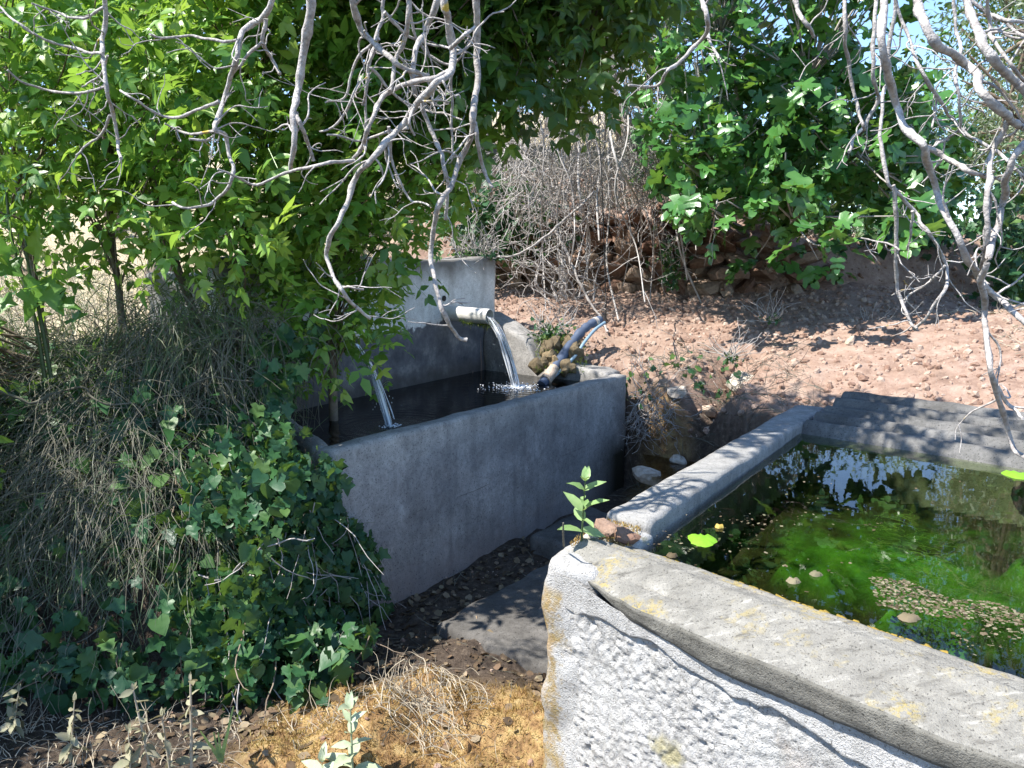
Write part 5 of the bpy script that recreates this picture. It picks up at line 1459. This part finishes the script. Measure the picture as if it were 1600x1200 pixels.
x_, y_ = rng.uniform(-0.6, 5.0, 1600), rng.uniform(5.0, 8.4, 1600)
b = np.stack([x_, y_, height(x_, y_)], -1); b = b[on_soil(b) & (fbm(b, 0.8, 3) > -0.1) & ((b - F0) @ NW > 0.9)]
flakes('soil_litter', 'dead leaves and crumbs scattered over the red soil', 'litter', b, 0.016, MT['litter'], 0.012, 0.4)
for (u, v, lab) in ((1205, 498, 'tiny green weed on the open soil below the fig tree'), (1358, 524, 'tiny pale weed near the middle of the soil terrace'), (1140, 560, 'small weed sprig beside the pale limestone outcrop'), (1560, 560, 'small weed sprig on the soil near the edge branches')):
    pw = P(u, v, z=1.0); yw = 6.6 if v < 530 else 5.9
    ivy_patch('weed', lab, (u, 7), (v, 4), (yw, yw + 0.1), 26, 0.035, 20, P(u, v + 8, y=yw))
x_, y_ = rng.uniform(0.9, 2.2, 500), rng.uniform(5.0, 6.3, 500)
b = np.stack([x_, y_, height(x_, y_) + 0.03], -1); mb = MB(); blades(mb, b, rng.normal(0, 1, b.shape) * [1, 1, 0.4] + [0, 0, 0.3], 0.30, 0.0025, 6, 0.5, 0.5)
stuff(mb.build('dead_stalks', MT['straw_dull']), 'dead stalks lying in the hollow behind the basin rim', 'straw')
q = P(rng.normal(1020, 22, 260), rng.normal(650, 22, 260), y=rng.uniform(5.5, 5.95, 260))
mb = MB(); strands(mb, q, 0.22, 0.0035, 6, 0.6, np.array([0.1, -.3, -.6]))
stuff(mb.build('dead_twigs', TW), 'bleached dead twigs piled beside the right end of the trough', 'twigs')
# litter before the trough
x_, y_ = rng.uniform(-1.7, 0.5, 5200), rng.uniform(1.9, 4.6, 5200)
b = np.stack([x_, y_, height(x_, y_)], -1); a_, b_ = (b[:, :2] - FL) @ TD, (b[:, :2] - FL) @ TN
b = b[(b[:, 2] < 0.15) & (b_ < -0.02) & (rng.random(len(b)) < 1.0 - 0.7 * mossmask(b[:, 0], b[:, 1]))]
flakes('leaf_litter', 'dark rotting leaf litter on the ground before the trough', 'litter', b, 0.016, MT['litter'], 0.006, 0.4)
b2 = b[rng.random(len(b)) < 0.10]
mb = MB(); blades(mb, b2 + [0, 0, 0.01], rng.normal(0, 1, b2.shape) * [1, 1, 0.2], 0.12, 0.002, 4, 0.1, 0.4)
stuff(mb.build('fallen_twigs', MT['straw_dull']), 'small fallen twigs and stems before the trough', 'twigs')
x_, y_ = rng.uniform(-1.0, 0.25, 26000), rng.uniform(1.7, 3.0, 26000)
mk = mossmask(x_, y_); kp = rng.random(26000) < mk * 1.2
b = np.stack([x_[kp], y_[kp], height(x_[kp], y_[kp])], -1)
mb = MB(); A = orient(rng.normal(0, .6, b.shape) + [0, 0, 1], rng.normal(0, 1, b.shape)) * (0.020 * rng.uniform(0.5, 1.4, len(b)))[:, None, None]
scatter(mb, np.array([(-.10, 0, 0), (.10, 0, 0), (0, 1, 0)]), [np.array([[0, 1, 2]])], b - [0, 0, 0.003], A, np.clip(0.5 + 0.5 * fbm(b, 4, 3) + rng.normal(0, .15, len(b)), 0, 0.99))
stuff(mb.build('ochre_moss', MT['mossfuzz']), 'ochre and orange moss carpet before the basin wall', 'moss')
q = P(rng.normal(665, 45, 420), rng.normal(1105, 32, 420), z=-0.03); q[:, 2] = height(q[:, 0], q[:, 1]) + 0.02
mb = MB(); blades(mb, q, rng.normal(0, .8, q.shape) + [0, 0, 0.35], 0.15, 0.0016, 7, 0.9, 0.7)
q = P(rng.normal(520, 60, 160), rng.normal(1130, 18, 160), z=-0.03); q[:, 2] = height(q[:, 0], q[:, 1]) + 0.01
blades(mb, q, rng.normal(0, .8, q.shape) + [0, 0, 0.3], 0.12, 0.0014, 7, 0.9, 0.7)
q = P(rng.uniform(-40, 380, 420), rng.uniform(1090, 1215, 420), z=-0.03); q[:, 2] = height(q[:, 0], q[:, 1]) + 0.01
blades(mb, q, rng.normal(0, .8, q.shape) + [0, 0, 0.35], 0.12, 0.0016, 7, 0.8, 0.7)
stuff(mb.build('dry_tuft', MT['straw']), 'pale curly dry grass scattered over the moss and the ground before the ivy', 'grass')

# ------------------------------------------------------------------ small plants
def herb(name, label, u, v, z0, H, pairs, L, material, lean=(0.02, 0, 0), seed=0, stem_m='rush', droop=0.2, start=0.25):
    r = np.random.default_rng(seed)
    b = P(u, v, z=z0) if z0 is not None else None
    root = thing(name, label, 'plant', b)
    path = spline([b, b + np.array(lean) * 0.5 + [0, 0, H * 0.5], b + np.array(lean) + [0, 0, H]], 14)
    mb = MB(); tube(mb, path, np.linspace(0.0055, 0.0025, 14) * (H / 0.3), 7); mb.build('stem', MT[stem_m], root)
    mes = [mesh_of('leaf', np.asarray(v_), f_, MT[material]) for v_, f_ in OVL]
    for k in range(pairs):
        t = start + (1 - start) * k / max(1, pairs - 1)
        q = path[int(t * 13)]
        a0 = k * 1.57 + r.normal(0, .3)
        for s in (0, math.pi):
            d = np.array([math.cos(a0 + s), math.sin(a0 + s) * 0.9, 0.55 + 0.5 * t - droop + r.normal(0, .25)])
            j_ = 0.5 if material == 'withered' else 0.15
            M = orient(d + r.normal(0, j_, 3), np.array([0, -0.25, 1.0]) + r.normal(0, j_, 3)) * L * (1.05 - 0.45 * t) * r.uniform(0.8 - j_, 1.15 + j_)
            m = np.eye(4); m[:3, :3] = M; m[:3, 3] = q - b
            o = bpy.data.objects.new('leaf', mes[r.integers(2)]); o.parent = root; o.matrix_basis = Matrix(m.tolist()); C.objects.link(o)
    for j in range(2):
        M = orient(np.array([r.normal(0, .2), r.normal(0, .2), 1]), np.array([0, -1, 0.2])) * L * 0.55
        m = np.eye(4); m[:3, :3] = M; m[:3, 3] = path[-1] - b
        o = bpy.data.objects.new('leaf', mes[j]); o.parent = root; o.matrix_basis = Matrix(m.tolist()); C.objects.link(o)
    return root
herb('seedling', 'upright light green seedling growing from the broken basin corner', 908, 852, 0.70, 0.215, 6, 0.098, 'herb', (0.01, 0, 0), 3)
herb('mullein', 'pale woolly mullein plant on the moss at the bottom', 552, 1230, -0.05, 0.27, 6, 0.10, 'woolly', (0.0, 0, 0), 4, 'woolly', 0.3)
herb('mullein', 'small woolly leaf rosette low on the moss below the mullein', 505, 1235, -0.05, 0.10, 4, 0.09, 'woolly', (0.0, 0, 0), 5, 'woolly', 0.2)
for (u, v, H, lab, sd) in ((238, 1215, 0.36, 'withered brown grey weed before the ivy at the bottom', 6), (300, 1225, 0.42, 'taller withered weed with a bleached tip before the ivy', 7), (205, 1225, 0.22, 'low withered weed at the foot of the ivy', 8), (20, 1150, 0.2, 'withered weed in the bottom corner by the dry grass', 9), (110, 1190, 0.26, 'thin withered weed between the corner and the taller weeds', 10), (270, 1235, 0.30, 'bushy withered weed between the two tall withered weeds', 12)):
    herb('withered_weed', lab, u, v, -0.03, H * 0.85, 12, 0.048, 'withered', (rng.normal(0, .03), 0, 0), sd, 'straw_dull' if False else 'straw', 0.9, 0.1)
strap = thing('strap_leaved_plant', 'yellow green plant with arching strap leaves beside the withered weeds', 'plant', P(345, 1190, z=-0.03))
for (dx, L) in ((-0.7, 0.2), (0.5, 0.22), (0.15, 0.15), (-0.25, 0.14)):
    mb = MB(); blades(mb, [P(345, 1190, z=-0.03)], [np.array([dx * 0.5, -0.1, 1.0])], L, 0.007, 10, 0.0, 0.05); v_ = mb.v[0]; v_[:, 2] -= np.abs(v_[:, 0] - v_[0, 0]) * 0.4
    mb.build('leaf', MT['herb'], strap)
traced('dry_stalk', 'single pale dry stalk arching over the shaded moss', 'stalk', [(598, 1112), (596, 1090), (602, 1060), (615, 1042), (632, 1030)], 2.55, 0.0025, 0.0018, MT['straw'], wob=0.0)
traced('dry_stalk', 'short upright stub of dry stem on the basin corner beside the seedling', 'stalk', [(881, 853), (880, 835), (880, 817)], 2.3, 0.003, 0.0025, MT['straw_dull'], wob=0.0)
tag(place(RP[3], 'rock', P(520, 1205, z=-0.04), (0.06, 0.06, 0.04), (0, 0, 1)), 'pale stone under the mullein at the bottom edge', 'rock')
tag(place(RP[1], 'rock', P(800, 1150, z=-0.07), (0.025, 0.03, 0.018), (0, 0, 2)), 'small white stone beside the foot of the basin wall', 'rock')
